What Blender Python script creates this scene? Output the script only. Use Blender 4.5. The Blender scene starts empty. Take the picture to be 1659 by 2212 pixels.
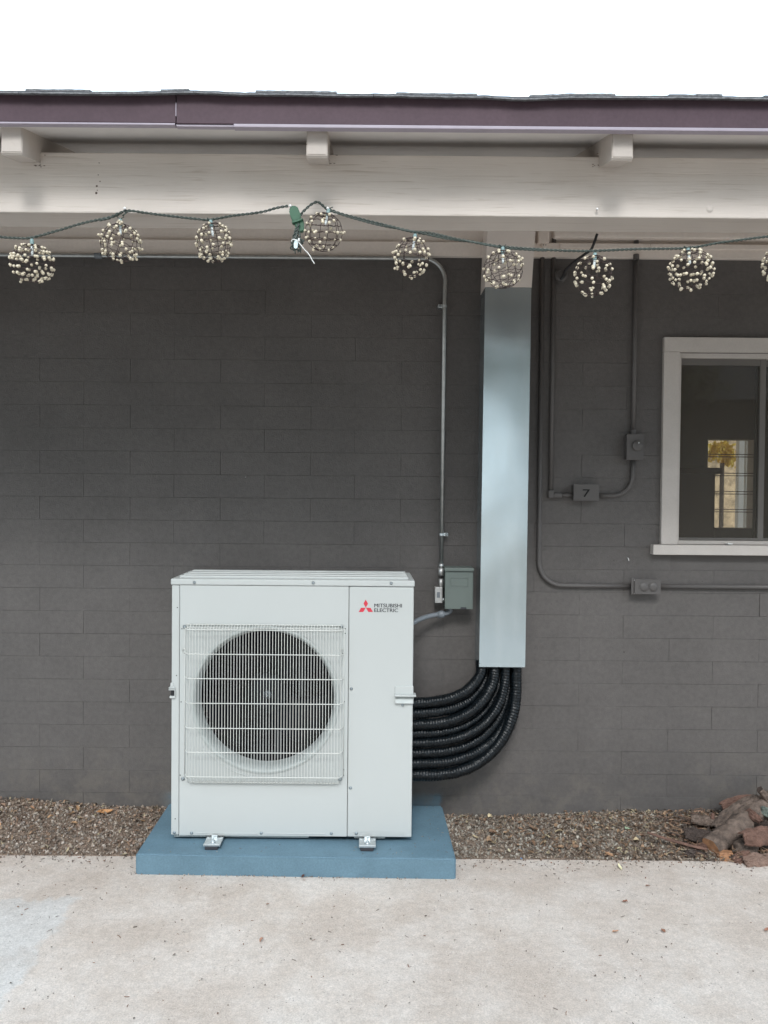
import bpy, bmesh, math, random
from mathutils import Vector, Matrix, Euler, noise
R = math.radians
rng = random.Random(7)
scn = bpy.context.scene
col = scn.collection

# ------------------------------------------------------------------ camera
F, CXP, CYP = 1700.0, 790.0, 1106.0
H = 1.452
PITCH, ROLL = R(1.1), 0.0085
cam_d = bpy.data.cameras.new('camera')
cam_d.sensor_fit = 'AUTO'; cam_d.sensor_width = 36.0
cam_d.lens = F / 2212 * 36.0
cam_d.shift_x = (829.5 - CXP) / 2212
cam_d.clip_start = 0.05; cam_d.clip_end = 900
cam = bpy.data.objects.new('camera', cam_d); col.objects.link(cam)
ROT = Euler((math.pi / 2 - PITCH, 0, 0)).to_matrix() @ Matrix.Rotation(ROLL, 3, 'Z')
cam.matrix_world = Matrix.Translation((0, 0, H)) @ ROT.to_4x4()
scn.camera = cam

# ------------------------------------------------------------------ sky, sun, exposure
SUN_EL, SUN_AZ = R(43), R(184)        # veiled sun over the yard in front of the house
w = bpy.data.worlds.new('World'); scn.world = w; w.use_nodes = True
nt = w.node_tree; nt.nodes.clear()
sky = nt.nodes.new('ShaderNodeTexSky'); sky.sky_type = 'NISHITA'; sky.sun_disc = False
sky.sun_elevation = SUN_EL; sky.sun_rotation = SUN_AZ
sky.air_density = 1.0; sky.dust_density = 5.0; sky.ozone_density = 1.0
bg = nt.nodes.new('ShaderNodeBackground'); bg.inputs['Strength'].default_value = 0.13
wo = nt.nodes.new('ShaderNodeOutputWorld')
cloud = nt.nodes.new('ShaderNodeMix'); cloud.data_type = 'RGBA'; cloud.inputs[0].default_value = .72   # thin bright cloud over the whole sky
cloud.inputs[7].default_value = (8.0, 9.6, 10.9, 1)
nt.links.new(sky.outputs[0], cloud.inputs[6]); nt.links.new(cloud.outputs[2], bg.inputs[0]); nt.links.new(bg.outputs[0], wo.inputs[0])
sd = bpy.data.lights.new('sun', 'SUN'); sd.energy = 1.0; sd.angle = R(13); sd.color = (.96, .985, 1.0)
sun = bpy.data.objects.new('sun', sd); col.objects.link(sun)
dirv = Vector((math.sin(SUN_AZ) * math.cos(SUN_EL), math.cos(SUN_AZ) * math.cos(SUN_EL), math.sin(SUN_EL)))
sun.rotation_euler = dirv.to_track_quat('Z', 'Y').to_euler(); sun.location = dirv * 30
scn.view_settings.view_transform = 'Standard'; scn.view_settings.look = 'None'
scn.view_settings.exposure = 0.93; scn.view_settings.gamma = 1.0; scn.view_settings.use_curve_mapping = False
scn.render.engine = 'CYCLES'
scn.cycles.max_bounces = 8; scn.cycles.diffuse_bounces = 5; scn.cycles.transparent_max_bounces = 12
scn.cycles.caustics_reflective = False; scn.cycles.caustics_refractive = False

# a point of the picture (1659 x 2212 grid) carried to the plane y = Y of the world
def at(px, py, Y):
    d = ROT @ Vector(((px - CXP) / F, (CYP - py) / F, -1.0))
    return Vector((0, 0, H)) + d * (Y / d.y)
def ZC(py, Y): return at(800, py, Y).z
def XC(px, py, Y): return at(px, py, Y).x

# ------------------------------------------------------------------ materials
def mat(name, base, rough=.6, metal=0., var=.12, vscale=6., bump=.1, bscale=80., spec=.5, coat=0., tint=None, fine=.0, bdist=.002, det=6):
    m = bpy.data.materials.new(name); m.use_nodes = True
    n = m.node_tree.nodes; l = m.node_tree.links
    b = n['Principled BSDF']
    b.inputs['Roughness'].default_value = rough; b.inputs['Metallic'].default_value = metal
    b.inputs['Specular IOR Level'].default_value = spec; b.inputs['Coat Weight'].default_value = coat
    g = n.new('ShaderNodeNewGeometry')
    nz = n.new('ShaderNodeTexNoise'); nz.inputs['Scale'].default_value = vscale; nz.inputs['Detail'].default_value = det
    nz.inputs['Roughness'].default_value = .62
    l.new(g.outputs['Position'], nz.inputs['Vector'])
    cr = n.new('ShaderNodeValToRGB')
    t = tint or base
    lo = [max(0, c * (1 - var)) for c in base]; hi = [min(1, c * (1 + var)) for c in t]
    cr.color_ramp.elements[0].position = .3; cr.color_ramp.elements[1].position = .7
    cr.color_ramp.elements[0].color = (*lo, 1); cr.color_ramp.elements[1].color = (*hi, 1)
    l.new(nz.outputs['Fac'], cr.inputs[0])
    out = cr.outputs[0]
    if fine > 0:
        n2 = n.new('ShaderNodeTexNoise'); n2.inputs['Scale'].default_value = vscale * 22; n2.inputs['Detail'].default_value = 4
        l.new(g.outputs['Position'], n2.inputs['Vector'])
        mr = n.new('ShaderNodeMapRange'); mr.inputs[1].default_value = .3; mr.inputs[2].default_value = .7
        mr.inputs[3].default_value = 1 - fine; mr.inputs[4].default_value = 1 + fine
        l.new(n2.outputs['Fac'], mr.inputs[0])
        vm = n.new('ShaderNodeVectorMath'); vm.operation = 'SCALE'
        l.new(out, vm.inputs[0]); l.new(mr.outputs[0], vm.inputs['Scale']); out = vm.outputs[0]
    l.new(out, b.inputs['Base Color'])
    if bump > 0:
        n3 = n.new('ShaderNodeTexNoise'); n3.inputs['Scale'].default_value = bscale; n3.inputs['Detail'].default_value = 5
        l.new(g.outputs['Position'], n3.inputs['Vector'])
        bp = n.new('ShaderNodeBump'); bp.inputs['Strength'].default_value = bump; bp.inputs['Distance'].default_value = bdist
        l.new(n3.outputs['Fac'], bp.inputs['Height']); l.new(bp.outputs[0], b.inputs['Normal'])
    m['out'] = 1
    return m

def attr_mat(name, rough=.8, bump=.3, bscale=250):
    m = bpy.data.materials.new(name); m.use_nodes = True
    n = m.node_tree.nodes; l = m.node_tree.links; b = n['Principled BSDF']
    a = n.new('ShaderNodeAttribute'); a.attribute_name = 'tint'
    g = n.new('ShaderNodeNewGeometry')
    nz = n.new('ShaderNodeTexNoise'); nz.inputs['Scale'].default_value = bscale; nz.inputs['Detail'].default_value = 4
    l.new(g.outputs['Position'], nz.inputs['Vector'])
    mr = n.new('ShaderNodeMapRange'); mr.inputs[1].default_value = .3; mr.inputs[2].default_value = .7; mr.inputs[3].default_value = .7; mr.inputs[4].default_value = 1.25
    l.new(nz.outputs['Fac'], mr.inputs[0])
    vm = n.new('ShaderNodeVectorMath'); vm.operation = 'SCALE'; l.new(a.outputs['Color'], vm.inputs[0]); l.new(mr.outputs[0], vm.inputs['Scale'])
    l.new(vm.outputs[0], b.inputs['Base Color']); b.inputs['Roughness'].default_value = rough
    b.inputs['Specular IOR Level'].default_value = .3
    bp = n.new('ShaderNodeBump'); bp.inputs['Strength'].default_value = bump; bp.inputs['Distance'].default_value = .001
    l.new(nz.outputs['Fac'], bp.inputs['Height']); l.new(bp.outputs[0], b.inputs['Normal'])
    return m

M = {}
M['wall'] = mat('wall paint', (.090, .082, .078), .55, var=.12, vscale=2.6, bump=.6, bscale=210, fine=.10, spec=.5)
M['mortar'] = mat('painted mortar', (.10, .092, .088), .8, var=.1, vscale=8, bump=.5, bscale=200)
M['conduit_paint'] = mat('conduit paint', (.092, .085, .082), .5, var=.08, bump=.15, bscale=150)
M['unit'] = mat('ivory enamel', (.455, .475, .465), .38, var=.015, vscale=2, bump=.05, bscale=900, spec=.5, bdist=.0006)
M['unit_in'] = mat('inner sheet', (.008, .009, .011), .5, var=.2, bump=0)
M['bell'] = mat('bell mouth plastic', (.40, .43, .42), .45, var=.02, bump=0)
M['wire'] = mat('grille coating', (.56, .57, .54), .32, var=.02, bump=0)
M['fan'] = mat('fan plastic', (.006, .0075, .010), .55, spec=.18, var=.15, bump=0)
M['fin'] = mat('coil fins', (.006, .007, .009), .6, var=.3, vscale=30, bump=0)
M['strap'] = mat('motor strap steel', (.055, .06, .065), .45, metal=.4, var=.1, bump=0)
M['screw'] = mat('zinc screw', (.33, .37, .39), .34, metal=.85, var=.1, vscale=100, bump=0)
M['hole'] = mat('pilot hole black', (.01, .01, .01), .9, bump=0)
M['gap'] = mat('gap dark', (.16, .15, .14), .9, bump=0)
M['red'] = mat('logo red', (.56, .035, .06), .4, var=.02, bump=0)
M['ink'] = mat('logo black', (.012, .013, .02), .4, var=.02, bump=0)
M['zinc'] = mat('zinc bracket', (.62, .66, .67), .36, metal=.9, var=.14, vscale=30, bump=.1, bscale=300)
M['rubber'] = mat('rubber', (.03, .03, .035), .8, bump=.1)
M['pad'] = mat('blue pad paint', (.117, .196, .248), .62, var=.13, vscale=7, bump=.5, bscale=260, fine=.08, spec=.3)
M['emt'] = mat('galvanised pipe', (.42, .43, .42), .38, metal=.9, var=.15, vscale=25, bump=.05, bscale=200)
M['cast'] = mat('cast fitting', (.50, .50, .49), .45, metal=.75, var=.12, vscale=60, bump=.2, bscale=400)
M['boxgrey'] = mat('grey green enamel', (.115, .14, .128), .5, var=.05, bump=.1, bscale=300)
M['pvc'] = mat('grey vinyl conduit', (.16, .18, .20), .4, var=.08, bump=.1, bscale=200)
M['tube'] = mat('black wrap', (.0035, .0055, .0072), .30, var=.5, vscale=60, bump=1., bscale=120, spec=.28, bdist=.002)
M['beige'] = mat('beige timber paint', (.72, .645, .585), .62, var=.05, vscale=4, bump=.35, bscale=120, fine=.03, spec=.3)
M['white'] = mat('window paint', (.50, .465, .435), .6, var=.05, vscale=9, bump=.2, bscale=160, fine=.04, spec=.3)
M['fascia'] = mat('plum brown fascia paint', (.078, .050, .062), .6, spec=.25, var=.14, vscale=5, bump=.2, bscale=90, fine=.06)
M['strip'] = mat('drip strip', (.33, .29, .34), .4, var=.08, vscale=10, bump=.1)  # pale lavender paints in the reflection along the fascia's bottom flange
M['shingle'] = mat('asphalt shingle', (.06, .062, .068), .9, var=.3, vscale=60, bump=.9, bscale=900, fine=.5, bdist=.003)
M['shingle_edge'] = mat('asphalt shingle grey edge', (.16, .16, .165), .9, var=.5, vscale=90, bump=.8, bscale=600, fine=.5, bdist=.003)
M['roof'] = mat('roof felt', (.08, .08, .085), .9, var=.2, bump=.5)
M['cordg'] = mat('green cord', (.06, .078, .068), .42, var=.15, vscale=40, bump=0)
M['plug'] = mat('green plug', (.035, .115, .065), .4, var=.08, bump=0)
M['socket'] = mat('pale lamp socket', (.20, .30, .30), .45, var=.05, bump=0)
M['dwire'] = mat('brown wire', (.05, .032, .029), .5, metal=.3, var=.2, bump=0)
M['bead'] = mat('cream bead', (.62, .545, .41), .35, var=.16, vscale=60, bump=0, coat=.2)
M['bulb'] = mat('clear bulb', (.75, .8, .8), .1, var=.02, bump=0)
M['tie'] = mat('white nylon', (.75, .75, .73), .4, var=.02, bump=0)
M['tag'] = mat('paper tag', (.62, .75, .80), .5, var=.3, vscale=260, bump=0)
M['cable'] = mat('black cable', (.015, .015, .017), .5, bump=0)
M['nail'] = mat('nail', (.8, .8, .8), .35, metal=.4, bump=0)
M['topbeige'] = mat('duct cover paint', (.74, .67, .62), .5, var=.03, bump=.1, bscale=150)
M['flake'] = mat('lichen flake', (.12, .14, .12), .9, var=.4, vscale=40, bump=.8)
M['rafter'] = mat('rafter paint', (.48, .43, .39), .6, var=.05, vscale=8, bump=.3, spec=.3)
M['soffit'] = mat('soffit paint', (.62, .585, .56), .7, var=.05, vscale=5, bump=.2, spec=.2)
M['knot'] = mat('filled knot', (.52, .50, .47), .6, var=.05, bump=.3)
M['stain'] = mat('dark stain', (.10, .07, .055), .8, var=.4, bump=.3)
M['room'] = mat('room paint', (.50, .42, .34), .8, var=.05, bump=0)
M['cab'] = mat('dark red wood', (.10, .048, .042), .5, var=.15, bump=.1)
M['yard'] = mat('dry yard soil', (.36, .30, .24), .95, var=.18, vscale=1.4, bump=.5, bscale=30, fine=.12)
M['stucco'] = mat('pale stucco', (.55, .50, .42), .85, var=.08, vscale=3, bump=.4)
M['log_end'] = mat('broken orange wood', (.30, .15, .075), .8, var=.35, vscale=35, bump=.6, bscale=120, fine=.25, bdist=.004)
M['bark_grey'] = mat('grey bark', (.085, .062, .050), .9, var=.45, vscale=24, bump=1., bscale=95, tint=(.135, .10, .08), fine=.3, bdist=.005)
M['bark_red'] = mat('reddish bark', (.135, .075, .056), .88, var=.35, vscale=26, bump=1., bscale=100, fine=.3, bdist=.004)
M['bark_dark'] = mat('dark bark', (.045, .031, .025), .85, var=.4, vscale=30, bump=1., bscale=100, fine=.3, bdist=.004)
M['bark_pink'] = mat('pinkish bark', (.19, .125, .097), .88, var=.28, vscale=24, bump=1., bscale=100, fine=.25, bdist=.004)
M['pebble'] = attr_mat('pebbles', .85); M['leafm'] = attr_mat('dry leaves', .7, .4, 180)
M['yardwall'] = mat('tan garden wall', (.42, .32, .20), .9, var=.7, vscale=5.5, bump=.4)
M['siding'] = mat('unseen house siding', (.09, .08, .07), .7, var=.1, bump=.1)
M['leafy'] = mat('yard foliage', (.075, .095, .035), .6, var=.4, vscale=6, bump=0)
M['trunk'] = mat('tree bark', (.12, .09, .07), .9, var=.3, bump=.6)

def wall_extras(m):
    n = m.node_tree.nodes; l = m.node_tree.links; b = n['Principled BSDF']; src = b.inputs['Base Color'].links[0].from_socket
    g = n.new('ShaderNodeNewGeometry'); sx = n.new('ShaderNodeSeparateXYZ'); l.new(g.outputs['Position'], sx.inputs[0])
    def mth(op, a, c, cl=False):
        q = n.new('ShaderNodeMath'); q.operation = op; q.use_clamp = cl
        for s_, v in ((q.inputs[0], a), (q.inputs[1], c)):
            if hasattr(v, 'is_output'): l.new(v, s_)
            else: s_.default_value = v
        return q.outputs[0]
    def ss(v, a, c):
        q = n.new('ShaderNodeMapRange'); q.interpolation_type = 'SMOOTHSTEP'; q.inputs[1].default_value = a; q.inputs[2].default_value = c; l.new(v, q.inputs[0]); return q.outputs[0]
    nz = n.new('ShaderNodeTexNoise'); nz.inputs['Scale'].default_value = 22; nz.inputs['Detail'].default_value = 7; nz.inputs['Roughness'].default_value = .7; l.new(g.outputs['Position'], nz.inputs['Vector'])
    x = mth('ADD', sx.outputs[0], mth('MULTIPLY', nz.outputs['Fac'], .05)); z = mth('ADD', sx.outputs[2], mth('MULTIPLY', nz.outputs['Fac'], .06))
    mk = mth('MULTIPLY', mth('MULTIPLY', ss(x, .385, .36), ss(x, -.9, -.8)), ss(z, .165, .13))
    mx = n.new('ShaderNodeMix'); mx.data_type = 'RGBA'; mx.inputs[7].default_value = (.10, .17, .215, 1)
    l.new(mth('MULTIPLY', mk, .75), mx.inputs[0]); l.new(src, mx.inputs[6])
    vo = n.new('ShaderNodeTexVoronoi'); vo.inputs['Scale'].default_value = 9; l.new(g.outputs['Position'], vo.inputs['Vector'])
    n2 = n.new('ShaderNodeTexNoise'); n2.inputs['Scale'].default_value = 90; n2.inputs['Detail'].default_value = 3; l.new(g.outputs['Position'], n2.inputs['Vector'])
    fk = mth('MULTIPLY', ss(vo.outputs['Distance'], .045, .02), ss(n2.outputs['Fac'], .45, .6))
    m2 = n.new('ShaderNodeMix'); m2.data_type = 'RGBA'; m2.inputs[7].default_value = (.03, .025, .022, 1); l.new(mth('MULTIPLY', fk, .8), m2.inputs[0]); l.new(mx.outputs[2], m2.inputs[6])
    n3_ = n.new('ShaderNodeTexNoise'); n3_.inputs['Scale'].default_value = 7; n3_.inputs['Detail'].default_value = 8; n3_.inputs['Roughness'].default_value = .75; l.new(g.outputs['Position'], n3_.inputs['Vector'])
    dust = mth('MULTIPLY', mth('MULTIPLY', ss(sx.outputs[2], .45, .02), ss(n3_.outputs['Fac'], .42, .66)), .55)
    m3 = n.new('ShaderNodeMix'); m3.data_type = 'RGBA'; m3.inputs[7].default_value = (.155, .135, .115, 1); l.new(dust, m3.inputs[0]); l.new(m2.outputs[2], m3.inputs[6]); l.new(m3.outputs[2], b.inputs['Base Color'])
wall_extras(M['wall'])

# galvanised duct: metal with soft spangle and grime
def duct_mat():
    m = bpy.data.materials.new('galvanised duct'); m.use_nodes = True
    n = m.node_tree.nodes; l = m.node_tree.links; b = n['Principled BSDF']
    b.inputs['Metallic'].default_value = .93
    g = n.new('ShaderNodeNewGeometry')
    vo = n.new('ShaderNodeTexVoronoi'); vo.inputs['Scale'].default_value = 70; l.new(g.outputs['Position'], vo.inputs['Vector'])
    nz = n.new('ShaderNodeTexNoise'); nz.inputs['Scale'].default_value = 5; nz.inputs['Detail'].default_value = 8; nz.inputs['Roughness'].default_value = .7
    l.new(g.outputs['Position'], nz.inputs['Vector'])
    mp = n.new('ShaderNodeMapping'); mp.inputs['Scale'].default_value = (9, 9, 1.0); l.new(g.outputs['Position'], mp.inputs[0])
    n2 = n.new('ShaderNodeTexNoise'); n2.inputs['Scale'].default_value = 2.2; n2.inputs['Detail'].default_value = 6; l.new(mp.outputs[0], n2.inputs['Vector'])
    ma = n.new('ShaderNodeMath'); ma.operation = 'ADD'; l.new(nz.outputs['Fac'], ma.inputs[0]); l.new(n2.outputs['Fac'], ma.inputs[1])
    mr = n.new('ShaderNodeMapRange'); mr.inputs[1].default_value = .7; mr.inputs[2].default_value = 1.3; mr.inputs[3].default_value = .20; mr.inputs[4].default_value = .25
    l.new(ma.outputs[0], mr.inputs[0]); l.new(mr.outputs[0], b.inputs['Roughness'])
    cr = n.new('ShaderNodeValToRGB'); cr.color_ramp.elements[0].color = (.58, .67, .71, 1); cr.color_ramp.elements[1].color = (.63, .715, .75, 1)
    cr.color_ramp.elements[0].position = .75 - .3; cr.color_ramp.elements[1].position = .62
    ma2 = n.new('ShaderNodeMath'); ma2.operation = 'MULTIPLY'; ma2.inputs[1].default_value = .5; l.new(ma.outputs[0], ma2.inputs[0])
    l.new(ma2.outputs[0], cr.inputs[0]); l.new(cr.outputs[0], b.inputs['Base Color'])
    bp = n.new('ShaderNodeBump'); bp.inputs['Strength'].default_value = .6; bp.inputs['Distance'].default_value = .008
    n4 = n.new('ShaderNodeTexNoise'); n4.inputs['Scale'].default_value = 3.0; n4.inputs['Detail'].default_value = 1; l.new(g.outputs['Position'], n4.inputs['Vector'])
    l.new(n4.outputs['Fac'], bp.inputs['Height']); l.new(bp.outputs[0], b.inputs['Normal'])
    return m
M['duct'] = duct_mat()

# pane: clear glass sheet with dust
def glass_mat():
    m = bpy.data.materials.new('window glass'); m.use_nodes = True
    n = m.node_tree.nodes; l = m.node_tree.links; n.clear()
    o = n.new('ShaderNodeOutputMaterial'); t = n.new('ShaderNodeBsdfTransparent'); t.inputs[0].default_value = (.80, .80, .78, 1)
    gl = n.new('ShaderNodeBsdfGlossy'); gl.inputs['Roughness'].default_value = .02
    fr = n.new('ShaderNodeFresnel'); fr.inputs[0].default_value = 1.45
    mx = n.new('ShaderNodeMixShader'); l.new(fr.outputs[0], mx.inputs[0]); l.new(t.outputs[0], mx.inputs[1]); l.new(gl.outputs[0], mx.inputs[2])
    df = n.new('ShaderNodeBsdfDiffuse'); df.inputs[0].default_value = (.42, .38, .33, 1)
    m2 = n.new('ShaderNodeMixShader'); m2.inputs[0].default_value = .11; l.new(mx.outputs[0], m2.inputs[1]); l.new(df.outputs[0], m2.inputs[2])
    l.new(m2.outputs[0], o.inputs[0]); return m
M['glass'] = glass_mat()

# concrete
def concrete_mat():
    m = bpy.data.materials.new('worn concrete'); m.use_nodes = True
    n = m.node_tree.nodes; l = m.node_tree.links; b = n['Principled BSDF']
    b.inputs['Roughness'].default_value = .85; b.inputs['Specular IOR Level'].default_value = .25
    g = n.new('ShaderNodeNewGeometry'); P = g.outputs['Position']
    def nz(s, d=6, r=.6, vec=P):
        q = n.new('ShaderNodeTexNoise'); q.inputs['Scale'].default_value = s; q.inputs['Detail'].default_value = d; q.inputs['Roughness'].default_value = r
        l.new(vec, q.inputs['Vector']); return q.outputs['Fac']
    def ramp(fac, p0, p1, c0, c1):
        q = n.new('ShaderNodeValToRGB'); q.color_ramp.elements[0].position = p0; q.color_ramp.elements[1].position = p1
        q.color_ramp.elements[0].color = (*c0, 1); q.color_ramp.elements[1].color = (*c1, 1); l.new(fac, q.inputs[0]); return q.outputs[0]
    def mix(f, a, c, mode='MIX'):
        q = n.new('ShaderNodeMix'); q.data_type = 'RGBA'; q.blend_type = mode
        for s, v in ((q.inputs[0], f), (q.inputs[6], a), (q.inputs[7], c)):
            if hasattr(v, 'is_output'): l.new(v, s)
            elif isinstance(v, tuple): s.default_value = (*v, 1)
            else: s.default_value = v
        return q.outputs[2]
    c = ramp(nz(1.6, 5, .6), .36, .64, (.50, .430, .375), (.585, .52, .465))
    c = mix(ramp(nz(3.2, 9, .78), .44, .70, (0,) * 3, (.55,) * 3), c, (.69, .65, .615))
    # pale scrubbed patch on the left
    sx = n.new('ShaderNodeSeparateXYZ'); l.new(P, sx.inputs[0])
    wob = nz(9, 5, .7)
    def mm(op, a, bb):
        q = n.new('ShaderNodeMath'); q.operation = op; q.use_clamp = False
        for s, v in ((q.inputs[0], a), (q.inputs[1], bb)):
            if hasattr(v, 'is_output'): l.new(v, s)
            else: s.default_value = v
        return q.outputs[0]
    xx = mm('ADD', sx.outputs[0], mm('MULTIPLY', wob, .16))
    yy = mm('ADD', sx.outputs[1], mm('MULTIPLY', wob, .30))
    def sm(v, a, bb):
        q = n.new('ShaderNodeMapRange'); q.interpolation_type = 'SMOOTHSTEP'; q.inputs[1].default_value = a; q.inputs[2].default_value = bb; l.new(v, q.inputs[0]); return q.outputs[0]
    pm = mm('MULTIPLY', sm(xx, -.93, -.965), sm(yy, 2.98, 2.93))
    c = mix(mm('MULTIPLY', pm, .45), c, (.58, .61, .62))
    # brown leaf stains
    c = mix(ramp(nz(2.6, 8, .75), .54, .74, (0,) * 3, (.50,) * 3), c, (.39, .32, .265))
    # pitting and grit
    v1 = n.new('ShaderNodeTexVoronoi'); v1.inputs['Scale'].default_value = 75; l.new(P, v1.inputs['Vector'])
    pit = mm('MULTIPLY', ramp(v1.outputs['Distance'], .10, .2, (1,) * 3, (0,) * 3), ramp(nz(14, 3), .55, .62, (0,) * 3, (1,) * 3))
    c = mix(mm('MULTIPLY', pit, .75), c, (.13, .12, .11))
    v2 = n.new('ShaderNodeTexVoronoi'); v2.inputs['Scale'].default_value = 120; l.new(P, v2.inputs['Vector'])
    wht = mm('MULTIPLY', ramp(v2.outputs['Distance'], .12, .24, (1,) * 3, (0,) * 3), ramp(nz(11, 3), .52, .6, (0,) * 3, (1,) * 3))
    c = mix(mm('MULTIPLY', wht, .5), c, (.78, .77, .75))
    cw = mm('ADD', mm('SUBTRACT', yy, mm('MULTIPLY', sx.outputs[0], -.85)), mm('MULTIPLY', nz(6, 8, .75), .16))
    crack = mm('MULTIPLY', sm(mm('ABSOLUTE', mm('SUBTRACT', cw, 3.93), 0), .004, .0012), sm(nz(3.3, 3), .50, .56))
    c = mix(mm('MULTIPLY', crack, .6), c, (.20, .17, .14))
    c = mix(1.0, c, ramp(nz(38, 6, .75), .32, .66, (.88,) * 3, (1.07,) * 3), 'MULTIPLY')
    fine = nz(230, 4, .7)
    c = mix(1.0, c, ramp(fine, .3, .7, (.74,) * 3, (1.20,) * 3), 'MULTIPLY')
    l.new(c, b.inputs['Base Color'])
    hh = mm('ADD', mm('MULTIPLY', fine, .5), mm('ADD', mm('MULTIPLY', nz(40, 6, .7), 1.0), mm('MULTIPLY', pit, -.8)))
    bp = n.new('ShaderNodeBump'); bp.inputs['Strength'].default_value = .55; bp.inputs['Distance'].default_value = .0035
    l.new(hh, bp.inputs['Height']); l.new(bp.outputs[0], b.inputs['Normal'])
    return m
M['concrete'] = concrete_mat()
M['soil'] = mat('gravelly soil', (.19, .142, .108), .95, var=.35, vscale=9, bump=1., bscale=160, fine=.4, bdist=.006)

# timber grain for the beam
def grain_mat(name, base, strength=.35):
    m = bpy.data.materials.new(name); m.use_nodes = True
    n = m.node_tree.nodes; l = m.node_tree.links; b = n['Principled BSDF']
    b.inputs['Roughness'].default_value = .6; b.inputs['Specular IOR Level'].default_value = .3
    g = n.new('ShaderNodeNewGeometry'); mp = n.new('ShaderNodeMapping'); mp.inputs['Scale'].default_value = (1.2, 30, 34)
    l.new(g.outputs['Position'], mp.inputs[0])
    a = n.new('ShaderNodeTexNoise'); a.inputs['Scale'].default_value = 4; a.inputs['Detail'].default_value = 8; a.inputs['Distortion'].default_value = .8
    l.new(mp.outputs[0], a.inputs['Vector'])
    c = n.new('ShaderNodeTexNoise'); c.inputs['Scale'].default_value = 2.5; c.inputs['Detail'].default_value = 6; l.new(g.outputs['Position'], c.inputs['Vector'])
    cr = n.new('ShaderNodeValToRGB'); cr.color_ramp.elements[0].position = .3; cr.color_ramp.elements[1].position = .68
    cr.color_ramp.elements[0].color = (*[x * .93 for x in base], 1); cr.color_ramp.elements[1].color = (*[x * 1.05 for x in base], 1)
    l.new(c.outputs['Fac'], cr.inputs[0])
    cr2 = n.new('ShaderNodeValToRGB'); cr2.color_ramp.elements[0].position = .28; cr2.color_ramp.elements[1].position = .42
    cr2.color_ramp.elements[0].color = (.80, .77, .74, 1); cr2.color_ramp.elements[1].color = (1, 1, 1, 1); l.new(a.outputs['Fac'], cr2.inputs[0])
    mx = n.new('ShaderNodeMix'); mx.data_type = 'RGBA'; mx.blend_type = 'MULTIPLY'; mx.inputs[0].default_value = 1
    l.new(cr.outputs[0], mx.inputs[6]); l.new(cr2.outputs[0], mx.inputs[7]); l.new(mx.outputs[2], b.inputs['Base Color'])
    bp = n.new('ShaderNodeBump'); bp.inputs['Strength'].default_value = strength; bp.inputs['Distance'].default_value = .004
    l.new(a.outputs['Fac'], bp.inputs['Height']); l.new(bp.outputs[0], b.inputs['Normal']); return m
M['beam'] = grain_mat('beam timber paint', (.62, .56, .51))

# ------------------------------------------------------------------ mesh helpers
def link(name, me, m=None, parent=None, smooth=False, loc=None):
    o = bpy.data.objects.new(name, me); col.objects.link(o)
    if m is not None and len(me.materials) == 0: me.materials.append(m)
    if smooth:
        for p in me.polygons: p.use_smooth = True
    if parent is not None: o.parent = parent
    if loc is not None: o.location = loc
    return o
def from_bm(name, bm, m, parent=None, smooth=False, loc=None):
    bmesh.ops.recalc_face_normals(bm, faces=bm.faces)
    me = bpy.data.meshes.new(name); bm.to_mesh(me); bm.free()
    return link(name, me, m, parent, smooth, loc)
def add_box(bm, a, b, bevel=0., seg=2, mtx=None):
    a, b = Vector(a), Vector(b)
    lo = Vector((min(a[i], b[i]) for i in range(3))); hi = Vector((max(a[i], b[i]) for i in range(3)))
    r = bmesh.ops.create_cube(bm, size=1.0); vs = r['verts']
    for v in vs: v.co = Vector(((v.co[i] + .5) * (hi[i] - lo[i]) + lo[i] for i in range(3)))
    if bevel > 0:
        es = list({e for v in vs for e in v.link_edges})
        q = bmesh.ops.bevel(bm, geom=es, offset=bevel, segments=seg, affect='EDGES', profile=.6)
        vs = list({v for f in q['faces'] for v in f.verts} | {v for v in vs if v.is_valid})
    if mtx is not None: bmesh.ops.transform(bm, matrix=mtx, verts=vs)
    return vs
def box(name, a, b, m, parent=None, bevel=0., seg=2):
    bm = bmesh.new(); add_box(bm, a, b, bevel, seg); return from_bm(name, bm, m, parent)
def spline(pts, per=8):
    P = [Vector(p) for p in pts]; P = [P[0] * 2 - P[1]] + P + [P[-1] * 2 - P[-2]]
    out = []
    for i in range(1, len(P) - 2):
        for k in range(per):
            t = k / per; a, b, c, d = P[i - 1], P[i], P[i + 1], P[i + 2]
            out.append(.5 * ((2 * b) + (c - a) * t + (2 * a - 5 * b + 4 * c - d) * t * t + (3 * b - a - 3 * c + d) * t ** 3))
    out.append(P[-2]); return out
def resample(pts, step):
    out = [pts[0].copy()]; acc = 0.
    for a, b in zip(pts, pts[1:]):
        L = (b - a).length
        if L == 0: continue
        d = step - acc
        while d <= L: out.append(a.lerp(b, d / L)); d += step
        acc = L - (d - step)
    out.append(pts[-1].copy()); return out
def frames(pts, up=Vector((0, -1, .01))):
    res = []; prev = up.normalized()
    for i, p in enumerate(pts):
        t = (pts[min(i + 1, len(pts) - 1)] - pts[max(i - 1, 0)]).normalized()
        n_ = (prev - t * prev.dot(t))
        if n_.length < 1e-6: n_ = t.orthogonal()
        n_.normalize(); prev = n_; res.append((p, t, n_, t.cross(n_)))
    return res
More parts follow.
